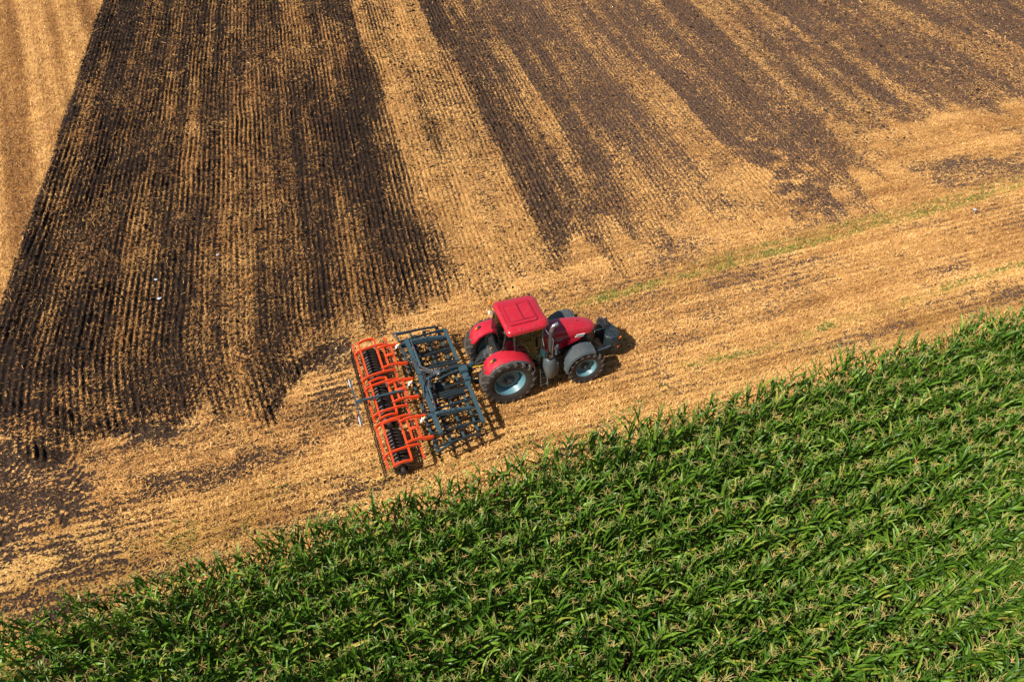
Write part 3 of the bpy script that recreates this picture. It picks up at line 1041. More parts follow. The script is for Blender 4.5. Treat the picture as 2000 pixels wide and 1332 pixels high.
for s in SGN:
    for k in range(5):
        gl.beam((2.95, s * .372, 1.05 + .09 * k), (3.36, s * .345, 1.07 + .09 * k), .016, .03)
gl.build("grille_slats", 'grey_plastic', grille)
for s in SGN:
    hl = MB()
    hl.box((3.50, s * .24, 1.50), (.04, .15, .10), (0, 0, s * -.65))
    hl.build("headlight", 'cap', TR, bevel=.01)

# bonnet seam lines and emblem dot
sm = MB()
sm.tube([(2.98, .06, 1.922), (3.0, .06, 1.924)], .03, 10)
sm.build("bonnet_emblem", 'dark_red', TR)


def text(body, size, loc, rot, mat, parent, name, shear=0.0, th=.003, xs=1.0):
    cu = bpy.data.curves.new(name, 'FONT')
    cu.body = body
    cu.size = size
    cu.shear = shear
    cu.extrude = th
    cu.align_x = 'CENTER'
    cu.align_y = 'CENTER'
    tmp = bpy.data.objects.new(name, cu)
    COL.objects.link(tmp)
    dg = bpy.context.evaluated_depsgraph_get()
    me = bpy.data.meshes.new_from_object(tmp.evaluated_get(dg))
    bpy.data.objects.remove(tmp)
    me.name = name
    me.materials.clear()
    me.materials.append(M[mat])
    o = bpy.data.objects.new(name, me)
    COL.objects.link(o)
    o.parent = parent
    o.location = Vector(loc) - woff(parent)
    o.rotation_euler = rot
    o.scale = (xs, 1, 1)
    return o


for s in SGN:
    zr = 0 if s < 0 else pi
    bd = MB()
    bd.prism([(2.74, 1.59), (3.06, 1.57), (3.11, 1.68), (2.81, 1.70)], s * .394, s * .411, 'y')
    badge = bd.build("model_badge", 'white', TR)
    text("PUMA", .105, (2.93, s * .4125, 1.636), (R(90), R(4) if s < 0 else R(-4), zr), 'grey_plastic', badge, "badge_lettering", .25)
    text("CASE", .13, (2.12, s * .432, 1.66), (R(90), R(4) if s < 0 else R(-4), zr), 'cap', bonnet, "bonnet_lettering")

# front mudguards
for s in SGN:
    rings = []
    for k in range(13):
        g = R(68 + (172 - 68) * k / 12)
        rad = .80 + .02 * sin(k / 12 * pi)
        px, pz = FWX + cos(g) * rad, .715 + sin(g) * rad
        ux, uz = cos(g), sin(g)
        yi, yo = s * .66, s * 1.22
        if k > 9:
            yi = s * (.66 + .06 * (k - 9))
        rings.append([(px - ux * .06, yi, pz - uz * .06), (px, yi, pz), (px + ux * .02, yi + (yo - yi) * .5, pz + uz * .02), (px, yo - s * .03, pz), (px - ux * .07, yo, pz - uz * .07),
                      (px - ux * .07, yo - s * .015, pz - uz * .07), (px - ux * .015, yo - s * .04, pz - uz * .015), (px - ux * .015, yi + s * .01, pz - uz * .015)])
    fm = MB()
    fm.loft(rings)
    mud = fm.build("front_mudguard", 'grey_plastic', TR, smooth=40)
    bk = MB()
    bk.beam((FWX, s * .55, .9), (FWX - .05, s * .72, 1.50), .10, .05)
    bk.beam((FWX - .3, s * .55, .9), (FWX - .4, s * .72, 1.36), .06, .05)
    bk.build("bracket", 'engine', mud)
    bt = MB()
    for q in (72, 80, 165):
        g = R(q)
        for yy in (.76, 1.08):
            c = Vector((FWX + cos(g) * .825, s * yy, .715 + sin(g) * .825))
            bt.tube([c - Vector((cos(g), 0, sin(g))) * .02, c + Vector((cos(g), 0, sin(g))) * .012], .018, 8)
    bt.build("bolts", 'steel', mud)

# rear mudguards
FENX = [(-.66, 1.22), (-.68, 1.38), (-.63, 1.58), (-.48, 1.77), (-.24, 1.89), (.08, 1.945), (.36, 1.93), (.62, 1.84), (.83, 1.69), (.98, 1.48), (1.05, 1.28)]
for s in SGN:
    rings, lip = [], []
    P = [Vector((a, 0, b)) for a, b in FENX]
    for k, c in enumerate(P):
        t = (P[min(k + 1, len(P) - 1)] - P[max(k - 1, 0)]).normalized()
        nrm = Vector((-t.z, 0, t.x))
        yi = .50 + (.10 if k < 2 else 0)
        yo = 1.13
        yy = [(yi, -.07), (yi + .02, -.01), (yi + .12, .02), ((yi + yo) / 2, .03), (yo - .12, .015), (yo - .02, -.015), (yo, -.06), (yo - .015, -.06), (yo - .04, -.03), ((yi + yo) / 2, .005), (yi + .04, -.03), (yi + .015, -.07)]
        rings.append([tuple(c + nrm * o_ + Vector((0, s * q, 0))) for q, o_ in yy])
        lip.append([tuple(c + nrm * o_ + Vector((0, s * q, 0))) for q, o_ in ((yo + .002, -.035), (yo + .055, -.05), (yo + .06, -.075), (yo + .002, -.065))])
    fe = MB()
    fe.loft(rings)
    mud = fe.build("rear_mudguard", 'red', TR, smooth=40)
    MB().loft(lip).build("mudguard_edge", 'grey_plastic', mud, smooth=40)
    MB().loft([rings[4][9:12] + [tuple(Vector(rings[4][10]) - Vector((0, 0, .5)))], ] * 1 + [rings[8][9:12] + [tuple(Vector(rings[8][10]) - Vector((0, 0, .35)))]]).build("mudguard_inner", 'black', mud)
    tl = MB()
    tl.box((-.38, s * .86, 1.865), (.20, .10, .07), (0, R(-32), 0))
    lamp = tl.build("tail_lamp_housing", 'black', mud, bevel=.012)
    al = MB()
    al.box((-.445, s * .86, 1.85), (.10, .075, .05), (0, R(-38), 0))
    al.build("tail_lamp", 'amber', mud, bevel=.01)

# cab
floor = MB()
floor.box((.85, 0, 1.20), (1.10, 1.10, .10))
floor.build("cab_floor", 'mat', TR)
lo = MB()
lo.box((.10, 0, 1.40), (.50, .96, .62))
lo.box((.62, -.60, 1.28), (.5, .10, .55))
lo.box((.62, .60, 1.28), (.5, .10, .55))
lo.box((.75, 0, 1.0), (1.2, .9, .28))
lo.build("cab_body", 'black', TR, bevel=.02)
RZ = 2.77
Bq = {-1: [(.02, -.56, 1.68), (.46, -.70, 1.9), (1.30, -.74, 1.22), (1.50, -.46, 1.95)], 1: [(.02, .56, 1.68), (.46, .70, 1.9), (1.30, .74, 1.22), (1.50, .46, 1.95)]}
Tq = {-1: [(.16, -.62, RZ), (.40, -.78, RZ), (1.40, -.74, RZ), (1.52, -.58, RZ)], 1: [(.16, .62, RZ), (.40, .78, RZ), (1.40, .74, RZ), (1.52, .58, RZ)]}
cf = MB()
for s in SGN:
    for k, rad in ((0, .025), (1, .045), (2, .04)):
        b, t = Vector(Bq[s][k]), Vector(Tq[s][k])
        m_ = b.lerp(t, .5) + Vector((-.03 if k < 2 else .03, s * .03, 0))
        cf.tube(spline([b, m_, t], 5), rad, 8)
    cf.tube(spline([(.46, s * .70, 1.9), (.62, s * .74, 1.75), (.95, s * .76, 1.50), (1.06, s * .76, 1.22), (1.30, s * .74, 1.22)], 4), .03, 8)
    cf.beam((1.30, s * .66, 1.15), (1.50, s * .42, 1.15), .08, .1)
cf.tube([(.02, -.56, 1.68), (-.03, 0, 1.68), (.02, .56, 1.68)], .028, 8)
cf.build("cab_frame", 'black', TR, smooth=40)


def pane(name, quad, mat, bow=(0, 0, 0), n=6, th=.008):
    """Bowed glass pane between four corners a-b (bottom), d-c (top)."""
    a, b, c, d = (Vector(q) for q in quad)
    bow = Vector(bow)
    rows = []
    for j in range(n + 1):
        v = j / n
        l_, r_ = a.lerp(d, v), b.lerp(c, v)
        rows.append([l_.lerp(r_, k / n) + bow * (4 * (k / n) * (1 - k / n)) * (.6 + .4 * 4 * v * (1 - v)) for k in range(n + 1)])
    nrm = (b - a).cross(d - a).normalized() * th
    m_ = MB()
    vs = [q for r_ in rows for q in r_] + [q + nrm for r_ in rows for q in r_]
    N = n + 1
    fs = []
    for j in range(n):
        for k in range(n):
            p = j * N + k
            fs.append((p, p + 1, p + N + 1, p + N))
            fs.append((p + N * N, p + N * N + N, p + N * N + N + 1, p + N * N + 1))
    ring = [k for k in range(N)] + [k * N + n for k in range(1, N)] + [n * N + k for k in range(n - 1, -1, -1)] + [k * N for k in range(n - 1, 0, -1)]
    for i_, p in enumerate(ring):
        q = ring[(i_ + 1) % len(ring)]
        fs.append((p, p + N * N, q + N * N, q))
    m_.add(vs, fs)
    return m_.build(name, mat, TR, smooth=50)


pane("rear_window", [Bq[-1][0], Bq[1][0], Tq[1][0], Tq[-1][0]], 'glass_dark', (-.11, 0, 0))
pane("windscreen", [(1.50, .40, 1.45), (1.50, -.40, 1.45), (1.52, -.56, RZ), (1.52, .56, RZ)], 'glass_dark', (.10, 0, 0))
for s in SGN:
    pane("rear_side_window", [Bq[s][0], Bq[s][1], Tq[s][1], Tq[s][0]], 'glass_dark', (0, s * .02, 0))
    dr = pane("door_window", [(1.05, s * .755, 1.25), (1.30, s * .745, 1.25), Tq[s][2], Tq[s][1]] if False else [(.50, s * .725, 1.88), (1.31, s * .745, 1.25), Tq[s][2], (.42, s * .78, RZ)], 'glass' if s < 0 else 'glass_dark', (0, s * .05, 0))  # far door's darker tint stands in for the shade inside the cab
    fr = MB()
    fr.tube([(.50, s * .735, 1.88), (.80, s * .785, 1.62), (1.31, s * .755, 1.25)], .016, 6)
    fr.tube([(.9, s * .80, 1.70), (.9, s * .83, 1.72), (1.04, s * .83, 1.62), (1.04, s * .79, 1.60)], .012, 6)
    fr.build("door_handle", 'black', dr)

# roof
roof_out = rounded([(.13, .88), (.13, -.85), (1.50, -.80), (1.66, -.60), (1.60, 0), (1.66, .66), (1.50, .86)], .16, 4)
cxr, cyr = .88, .015


def inset(poly, k, dz):
    return [(cxr + (a - cxr) * k, cyr + (b - cyr) * k, dz - .02 * max(0, (a - 1.3)) - .015 * (abs(b) / .85) ** 2) for a, b in poly]


rf = MB()
rf.loft([inset(roof_out, .90, 2.720), inset(roof_out, .985, 2.730), inset(roof_out, 1.0, 2.780), inset(roof_out, .99, 2.860), inset(roof_out, .95, 2.910), inset(roof_out, .86, 2.945), inset(roof_out, .5, 2.970), inset(roof_out, .15, 2.975)])
roof = rf.build("roof", 'red', TR, smooth=38)


def plate(name, cs, z, dz, mat, par, r=.08, bev=.012):
    m_ = MB()
    m_.prism(rounded(cs, r, 4), z, z + dz, 'z')
    return m_.build(name, mat, par, bevel=bev, smooth=40)


plate("roof_seam", [(.24, -.58), (1.31, -.55), (1.31, .55), (.24, .58)], 2.940, .030, 'dark_red', roof, .11, 0)
hatch = plate("roof_hatch", [(.255, -.565), (1.295, -.535), (1.295, .535), (.255, .565)], 2.940, .045, 'red', roof, .10)
plate("hatch_seam", [(.36, -.43), (1.255, -.43), (1.255, .43), (.36, .43)], 2.940, .047, 'dark_red', roof, .06, 0)
plate("hatch_panel", [(.37, -.42), (.84, -.42), (.84, .42), (.37, .42)], 2.940, .055, 'red', roof, .06)
plate("hatch_panel", [(.87, -.38), (1.245, -.42), (1.245, .42), (.87, .38)], 2.940, .058, 'red', roof, .10)
rb = MB()
for q in ((.18, -.6), (.18, 0.1), (.18, .62), (.6, -.78), (1.1, -.76), (.6, .80), (1.1, .80), (1.5, -.3), (1.5, .35), (.80, -.44), (.30, -.45)):
    rb.tube([(q[0], q[1], 2.910), (q[0], q[1], 2.948)], .016, 8)
rb.build("roof_bolts", 'cap', roof)
for s in SGN:
    for xx in (.16, 1.60):
        wl = MB()
        wl.box((xx, s * .55, 2.710), (.10, .16, .09), (0, R(15) if xx < 1 else R(-15), 0))
        wl.build("work_light", 'cap', TR, bevel=.015)

hln = MB()
hln.prism(rounded([(.20, -.74), (1.48, -.70), (1.52, 0), (1.48, .72), (.20, .76)], .1, 3), 2.680, 2.715, 'z')
hln.build("headliner", 'seat', TR)

pane("opened_window", [(.45, .84, 2.02), (.98, 1.36, 2.02), (.98, 1.34, 2.66), (.45, .82, 2.70)], 'glass', (0, .02, 0))

# interior
se = MB()
se.box((.62, 0, 1.58), (.50, .52, .14))
se.box((.36, 0, 1.96), (.15, .50, .72), (0, R(-10), 0))
se.box((.30, 0, 2.36), (.10, .28, .20), (0, R(-10), 0))
se.box((.64, 0, 1.40), (.34, .38, .26))
seat = se.build("seat", 'seat', TR, bevel=.04)
ar = MB()
ar.box((.66, -.36, 1.78), (.48, .14, .08))
ar.build("armrest", 'trim', seat, bevel=.02)
co = MB()
co.box((1.36, 0, 1.62), (.16, .40, .70), (0, R(-8), 0))
co.box((.70, -.56, 1.50), (.55, .16, .50))
co.build("console", 'trim', TR, bevel=.03)
stw = MB()
stw.tube([(1.16 + .19 * cos(g) * .75, .19 * sin(g), 1.98 - .19 * cos(g) * .55) for g in [2 * pi * k / 20 for k in range(21)]], .018, 6)
stw.tube([(1.30, 0, 1.72), (1.16, 0, 1.98)], .03, 6)
stw.beam((1.16, -.18, 1.98), (1.16, .18, 1.98), .03, .02)
stw.build("steering_wheel", 'black', TR)
tm = MB()
tm.box((1.05, -.50, 2.08), (.05, .20, .16), (0, R(-20), R(25)))
term = tm.build("terminal", 'black', TR, bevel=.008)
MB().box((1.02, -.515, 2.08), (.012, .16, .12), (0, R(-20), R(25))).build("terminal_screen", 'screen', term)

# exhaust with the after-treatment canister and steps on the right side
ex = MB()
ex.lathe([(.001, .62), (.19, .62), (.235, .70), (.245, 1.02), (.235, 1.32), (.17, 1.46), (.12, 1.50), (.001, 1.50)], (1.62, -.93, 0), 24, 'z')
ex.box((1.62, -.72, 1.0), (.36, .24, .62))
ex.box((1.78, -.93, .98), (.18, .34, .60))
can = ex.build("exhaust_canister", 'grey_plastic', TR, smooth=40, bevel=.0)
bd = MB()
for z in (1.52, 1.58, 1.64):
    bd.lathe([(.085, z - .02), (.105, z - .015), (.105, z + .015), (.085, z + .02)], (1.62, -.93, 0), 18, 'z')
bd.build("pipe_clamp", 'steel', can)
lb = MB()
lb.box((1.66, -1.03, 1.58), (.04, .01, .06), (0, 0, R(-15)))
lb.build("warning_tag", 'yellow', can)
pp = MB()
pp.tube(spline([(1.62, -.93, 1.45), (1.62, -.93, 2.0), (1.63, -.90, 2.45), (1.64, -.90, 2.66)], 5), .078, 14)
stack = pp.build("exhaust_stack", 'pipe', TR, smooth=50)
tp = MB()
tp.tube(spline([(1.64, -.90, 2.62), (1.65, -.90, 2.76), (1.72, -.90, 2.86), (1.86, -.90, 2.91)], 5), .066, 14)
tp.build("exhaust_tip", 'cap', stack, smooth=50)
hr = MB()
hr.tube(spline([(1.46, -.70, 2.62), (1.50, -.74, 2.58), (1.66, -1.00, 2.34), (1.67, -1.02, 2.20), (1.64, -1.02, 1.62)], 6), .015, 8)
hr.build("grab_rail", 'steel', TR, smooth=50)
ai = MB()
ai.lathe([(.001, 1.66), (.06, 1.66), (.085, 1.62), (.085, 1.52), (.06, 1.50), (.06, 1.22), (.001, 1.22)], (1.98, -.62, 0), 16, 'z')
ai.box((2.04, -.60, 1.32), (.10, .10, .18))
ai.build("air_breather", 'grey_plastic', TR, smooth=40)
stp = MB()
for k, z in enumerate((.42, .66, .90)):
    y0 = -1.10 + .05 * k
    stp.tube([(1.24, y0, z), (1.47, y0, z)], .014, 6)
    stp.tube([(1.24, y0 + .12, z), (1.47, y0 + .12, z)], .014, 6)
    for xx in (1.28, 1.34, 1.40):
        stp.tube([(xx, y0, z), (xx, y0 + .12, z)], .010, 5)
for xx in (1.23, 1.48):
    stp.beam((xx, -1.12, .36), (xx, -.98, 1.10), .02, .08)
stp.build("steps", 'steel', TR)
tk = MB()
tk.box((.98, -.62, .82), (.62, .36, .44))
tk.box((1.25, .72, .85), (.85, .42, .50))
tk.build("fuel_tank", 'black', TR, bevel=.05)
# mirrors
for s in SGN:
    mr = MB()
    if s > 0:
        mr.tube([(1.50, .74, 2.50), (1.62, 1.20, 2.45), (1.66, 1.36, 2.38)], .016, 6)
        pos = (1.68, 1.40, 2.22)
    else:
        mr.tube([(1.38, -.78, 2.3), (1.36, -.98, 2.12), (1.36, -1.04, 1.98)], .016, 6)
        pos = (1.36, -1.06, 1.84)
    mo = mr.build("mirror", 'black', TR)
    h_ = MB()
    h_.box(pos, (.08, .22, .34), (0, 0, R(-18) * s))
    h_.build("mirror_housing", 'black', mo, bevel=.03)
    MB().box((pos[0] - .045, pos[1], pos[2]), (.008, .18, .30), (0, 0, R(-18) * s)).build("mirror_glass", 'screen', mo)
be = MB()
be.tube([(.10, .80, 2.55), (.10, .97, 2.58), (.10, .98, 2.70)], .016, 6)
beo = be.shift(0, 0, .05).build("beacon", 'black', TR)
MB().lathe([(.001, 2.84), (.035, 2.83), (.055, 2.79), (.058, 2.71), (.001, 2.70)], (.10, .98, .05), 14, 'z').build("beacon_lens", 'amber', beo, smooth=50)
MB().box((.04, .86, 2.45), (.08, .10, .14)).build("rear_light_bracket", 'white', TR, bevel=.02)

# front linkage with ballast block
fl = MB()
for s in SGN:
    fl.beam((3.35, s * .30, .72), (4.25, s * .34, .62), .08, .11)
    fl.tube([(3.50, s * .26, 1.05), (3.95, s * .32, .72)], .045, 10)
fl.tube([(3.55, .05, 1.22), (4.0, .14, 1.18), (4.3, .16, 1.12)], .035, 8)
fl.box((3.50, 0, .85), (.22, .62, .42))
fl.build("front_linkage", 'engine', TR, bevel=0)
MB().tube([(3.72, .06, 1.22), (4.22, .16, 1.15)], .022, 8).build("linkage_rod", 'chrome', TR)
MB().tube([(3.62, -.44, .70), (4.02, -.46, .80), (4.14, -.46, .84)], .022, 8).build("linkage_cylinder_rod", 'chrome', TR)
wt = MB()
wp = [(a - .08, b + .08) for a, b in [(4.10, -.34), (4.10, .52), (4.20, .72), (4.38, .68), (4.54, .42), (4.67, .04), (4.68, -.26), (4.58, -.46), (4.26, -.46)]]
cx0, cy0 = 4.34, .16


def wr(k, z):
    return [(cx0 + (a - cx0) * k, cy0 + (b - cy0) * k, z) for a, b in wp]


wt.loft([wr(.86, .46), wr(.97, .54), wr(1.0, .66), wr(1.0, 1.02), wr(.97, 1.08), wr(.90, 1.11)])
ball = wt.build("front_ballast", 'weight', TR, smooth=30)
pk = MB()
pk.box((4.30, .32, 1.09), (.34, .36, .10))
pk.lathe([(.001, 1.22), (.07, 1.21), (.09, 1.10), (.09, 1.05)], (4.40, .40, 0), 14, 'z')
pk.beam((4.2, .10, 1.10), (4.2, .55, 1.14), .06, .10)
pk.shift(-.08, .08, .04).build("ballast_coupling", 'black', ball, bevel=.015)
bb = MB()
for q in ((4.24, .60), (4.34, .62), (4.44, .52), (4.36, .46), (4.36, .30), (4.28, .66), (4.5, .5)):
    bb.tube([(q[0], q[1], 1.05), (q[0], q[1], 1.155)], .028, 8)
bb.shift(-.08, .08, .04).build("coupling_bolts", 'chrome', ball)
for xx, yy, zz in ((4.62, -.43, .97), (4.58, -.475, .60)):
    MB().box((xx, yy, zz), (.14, .04, .075), (0, 0, R(18))).shift(-.08, .08, .04).build("marker_light", 'amber', ball, bevel=.012)
bx = MB()
bx.prism([(4.24, .45), (4.58, .45), (4.58, .90), (4.52, .98), (4.30, .98), (4.24, .9)], -.50, -.455, 'y')
bx.shift(-.08, .08, .04).build("ballast_end_plate", 'weight', ball, bevel=.015)

# rear linkage, couplings
rl = MB()
for s in SGN:
    rl.beam((-.10, s * .32, .62), (-.84, s * .40, .58), .07, .10)
    rl.tube([(-.12, s * .34, 1.30), (-.48, s * .38, .66)], .030, 8)
    rl.beam((-.05, s * .30, 1.38), (-.16, s * .36, 1.28), .08, .08)
    rl.lathe([(.05, s * .34), (.09, s * .36), (.09, s * .44), (.05, s * .46)], (-.86, 0, .58), 12)
rl.tube([(-.15, 0, 1.12), (-.78, .02, .98)], .035, 8)
rl.box((-.14, 0, .98), (.30, .50, .56))
rl.box((-.42, .0, .52), (.6, .12, .08))
rl.build("rear_linkage", 'engine', TR, bevel=0)
cp = MB()
cp.box((-.20, -.01, 1.34), (.07, .56, .30))
for k in range(6):
    yy = -.22 + .085 * k
    cp.tube([(-.18, yy, 1.42), (-.30, yy, 1.46)], .026, 8)
    cp.tube([(-.26, yy, 1.50), (-.27, yy, 1.57)], .02, 6)
for k in range(4):
    cp.tube([(-.20, -.16 + .12 * k, 1.24), (-.29, -.16 + .12 * k, 1.24)], .04, 8)
cp.build("hydraulic_couplings", 'steel', TR)
hs = MB()
for k in range(6):
    yy = -.20 + .08 * k
    hs.tube(spline([(-.28, yy, 1.46), (-.52, yy + .05, 1.42 - .03 * k), (-.72, .10 + .03 * k, 1.02 - .03 * k), (-.86, .10 + .015 * k, .86)], 6), .013, 6)
hs.build("hydraulic_hoses", 'hose', TR, smooth=60)
ys = MB()
ys.tube(spline([(-.24, -.14, 1.50), (-.36, -.22, 1.36), (-.52, -.20, 1.12), (-.72, .0, .92), (-.86, .10, .82)], 6), .012, 6)
ys.tube(spline([(-.20, .10, 1.50), (-.14, .06, 1.58), (-.10, .0, 1.5)], 5), .012, 6)
ys.build("light_cable", 'yellow', TR, smooth=60)


# ------------------------------------------------------------------ cultivator
CU = thing("cultivator", (-2.9, -0.2, 0), "folding tine cultivator with blue front frame and orange rollers, towed by the tractor", "cultivator")

# front frame: five tool bars across, each wing and the middle
XB = [-1.26, -1.50, -2.00, -2.47, -2.97]
ZB = .74
WINGS = [(2.58, .62), (.40, -.52), (-.90, -2.88)]
MB().beam((XB[0], 2.28, .86), (XB[0], .52, .86), .12, .12).build("front_beam", 'teal', CU, bevel=.012)
MB().beam((XB[0] + .03, -.62, .86), (XB[0], -2.46, .86), .13, .13).build("front_beam", 'teal', CU, bevel=.012)
mid = MB()
mid.beam((XB[0] + .10, .30, .80), (XB[0] + .02, -.70, .80), .20, .18)
mid.box((XB[0] + .04, -.02, .92), (.30, .26, .22))
mid.lathe([(.11, .90), (.11, .925), (.08, .935), (.001, .935)], (XB[0] + .07, -.25, 0), 18, 'z')
mid.box((XB[0] + .06, -.50, .93), (.22, .10, .14))
mid.build("headstock", 'teal', CU, bevel=.015)
hd = MB()
hd.beam((-1.10, .02, .82), (-.90, .10, .66), .14, .20)
hd.beam((-.95, -.32, .60), (-.82, -.36, .58), .06, .16)
hd.beam((-.95, .36, .60), (-.82, .40, .58), .06, .16)
hd.beam((-1.0, -.36, .62), (-1.0, .42, .62), .10, .12)
hd.box((-.90, .16, .86), (.12, .16, .34), (0, R(20), 0))
hd.build("drawbar_head", 'teal', CU, bevel=.012)
bars = []
for xb in XB[1:]:
    for y1, y0 in WINGS:
        e1 = y1 - (.03 if xb != XB[1] else 0)
        ex_ = -.22 if (xb == XB[4] and y0 < -2) else 0
        bars.append(MB().beam((xb, e1, ZB), (xb, y0 + ex_, ZB), .075, .075).build("tool_bar", 'teal', CU, bevel=.008))


def rail(y0, y1, xa=-2.99, xb=-1.26, wd=.032, ht=.10, z=.83, bow=.035):
    return MB().bar(arc((xa, y0, z), (xb, y1, z + .02), bow, 9), wd, ht).build("frame_rail", 'teal_dark', CU, bevel=.006)


rail(2.58, 2.52, -3.0, -1.50)
rail(2.14, 2.26)
rail(1.09, 1.23)
rail(.66, .58, -2.62)
rail(.52, .46, -2.55, -1.3)
rail(-.58, -.54, -2.05, -1.28)
rail(-.76, -.83, -2.5)
rail(-.90, -.90, -2.42, -1.45)
rail(-1.04, -.97, -2.4, -1.46)
rail(-1.44, -1.36)
rail(-2.41, -2.38)
rail(-2.96, -2.88, -3.0, -1.48)
rail(1.86, 1.80, -3.0, -1.26)
ed = MB()
ed.bar(arc((-3.0, -3.14, .80), (-2.45, -2.92, .80), .0, 5), .05, .08)
ed.bar(arc((-3.0, 2.70, .80), (-2.45, 2.60, .80), .0, 5), .05, .08)
ed.tube([(-3.02, 2.52, .8), (-3.10, 2.60, .8), (-3.06, 2.72, .8), (-2.96, 2.70, .8)], .03, 8)
ed.build("side_brace", 'teal', CU)

# wing beams with bolts, fold beam with cylinders
for yw in (1.92, -1.72):
    wb = MB()
    wb.prism([(-3.05, .90), (-2.9, 1.0), (-2.55, 1.04), (-2.0, 1.0), (-1.5, .90), (-1.27, .86), (-1.27, .80), (-1.6, .80), (-2.5, .86), (-3.05, .82)], yw - .05, yw + .05, 'y')
    wbo = wb.build("wing_beam", 'teal', CU, bevel=.008)
    bo = MB()
    for xx in (-2.95, -2.75, -2.55, -2.38, -2.2, -2.02):
        bo.tube([(xx, yw - .02, .98), (xx, yw - .02, 1.06)], .020, 6)
    bo.build("beam_bolts", 'chrome', wbo)
for a, b in ((2.06, .14), (.10, -.72), (-.76, -1.66), (-1.80, -2.62)):
    MB().beam((-2.73, a, 1.0), (-2.71, b, 1.0), .15, .13).build("fold_beam", 'teal', CU, bevel=.012)
for (ya, yb, yr) in ((.40, 1.15, 1.75), (-.62, -1.2, -1.66)):
    cy = MB()
    cy.tube([(-2.60, ya, 1.16), (-2.61, yb, 1.17)], .045, 12)
    cyo = cy.build("fold_cylinder", 'teal', CU, smooth=40)
    MB().tube([(-2.61, yb, 1.17), (-2.62, yr, 1.14)], .022, 10).build("cylinder_rod", 'chrome', cyo, smooth=40)
tw = MB()
tw.box((-2.52, -.34, .86), (.34, .60, .36))
tw.box((-2.30, -.30, .62), (.5, .50, .16))
tw.beam((-2.62, .30, 1.02), (-2.40, -.72, 1.02), .07, .10)
tw.build("centre_block", 'black', CU, bevel=.02)
db = MB()
db.bar(spline([(-2.62, -.22, 1.04), (-2.2, -.08, 1.06), (-1.7, .06, 1.02), (-1.30, .14, .95)], 4), .10, .14)
db.bar(spline([(-2.25, -.30, .98), (-1.9, -.18, 1.0), (-1.35, .0, .92)], 4), .05, .10)
db.build("drawbar", 'teal', CU, bevel=.008)
vb = MB()
vr = random.Random(3)
for k in range(16):
    xx, yy = -2.20 + vr.uniform(-.26, .18), -.04 + vr.uniform(-.12, .10)
    vb.tube([(xx, yy, 1.08), (xx + vr.uniform(-.08, .08), yy + vr.uniform(-.08, .08), 1.20)], .018, 6)
vb.box((-2.2, -.06, 1.12), (.30, .16, .10))
vb.build("valve_block", 'steel', CU)
hz = MB()
paths = [[(-2.3, -.02, 1.18), (-2.55, .25, 1.14), (-2.85, .9, 1.12), (-3.02, 1.5, 1.10), (-3.10, 1.9, 1.02)],
         [(-2.3, .0, 1.2), (-2.6, .30, 1.2), (-2.92, .8, 1.1), (-3.0, 1.3, 1.0), (-3.05, 1.8, 1.0)],
         [(-2.36, -.05, 1.2), (-2.7, .18, 1.22), (-2.75, .45, 1.18), (-2.62, .9, 1.16), (-2.68, 1.3, 1.14)],
         [(-2.3, -.10, 1.2), (-2.62, -.10, 1.24), (-2.78, -.5, 1.16), (-2.86, -1.0, 1.10), (-3.02, -1.5, 1.0)],
         [(-2.26, -.12, 1.18), (-2.5, -.3, 1.2), (-2.62, -.8, 1.18), (-2.6, -1.2, 1.14)],
         [(-2.1, -.02, 1.18), (-1.8, .12, 1.12), (-1.4, .12, 1.10), (-1.1, .12, 1.05), (-.9, .10, .88)],
         [(-2.1, .02, 1.16), (-1.8, .02, 1.14), (-1.4, .05, 1.12), (-1.1, .16, 1.0), (-.9, .14, .88)],
         [(-2.86, -.3, 1.1), (-2.96, -.1, 1.0), (-3.1, -.12, 1.0)]]
for p in paths:
    hz.tube(spline(p, 6), .013, 6)
hz.build("hydraulic_hoses", 'hose', CU, smooth=60)
hc = MB()
for p in paths[:5]:
    q = [Vector(a) + Vector((.02, .03, .012)) for a in p]
    hc.tube(spline(q, 6), .007, 5)
hc.build("steel_pipes", 'steel', CU, smooth=60)

# spring tines: one mesh, copied along every tool bar
tn = MB()
tc = Vector((0, 0, ZB))
path = [(-.02, .06), (.06, .09), (.16, .08), (.23, .0), (.23, -.11), (.15, -.20), (.03, -.22), (-.06, -.28), (-.10, -.40), (-.04, -.54), (.06, -.66), (.14, -.74)]
tn.bar([tc + Vector((a, 0, b)) for a, b in spline([(q[0], 0, q[1]) for q in path], 3) and [(v.x, v.z) for v in spline([(q[0], 0, q[1]) for q in path], 3)]], .05, .022)
tn.prism([(.08, ZB - .64), (.16, ZB - .72), (.20, ZB - .80), (.10, ZB - .74)], -.035, .035, 'y')
tn.box((.0, 0, ZB), (.11, .07, .115))
first = None
NT_ = []
for bi, xb in enumerate(XB[1:]):
    for wi, (y1, y0) in enumerate(WINGS):
        yy = y1 - .10 - .11 * (bi % 4)
        while yy > y0 - .12:
            NT_.append((xb, yy))
            yy -= .35
for i, (xx, yy) in enumerate(NT_):
    if first is None:
        o = first = tn.build("tine", 'tine', None, smooth=35)
    else:
        o = first.copy()
        COL.objects.link(o)
    o.parent = CU
    o.location = Vector((xx, yy, .06)) - CU.location
    o.rotation_euler = (0, 0, random.uniform(-.05, .05))

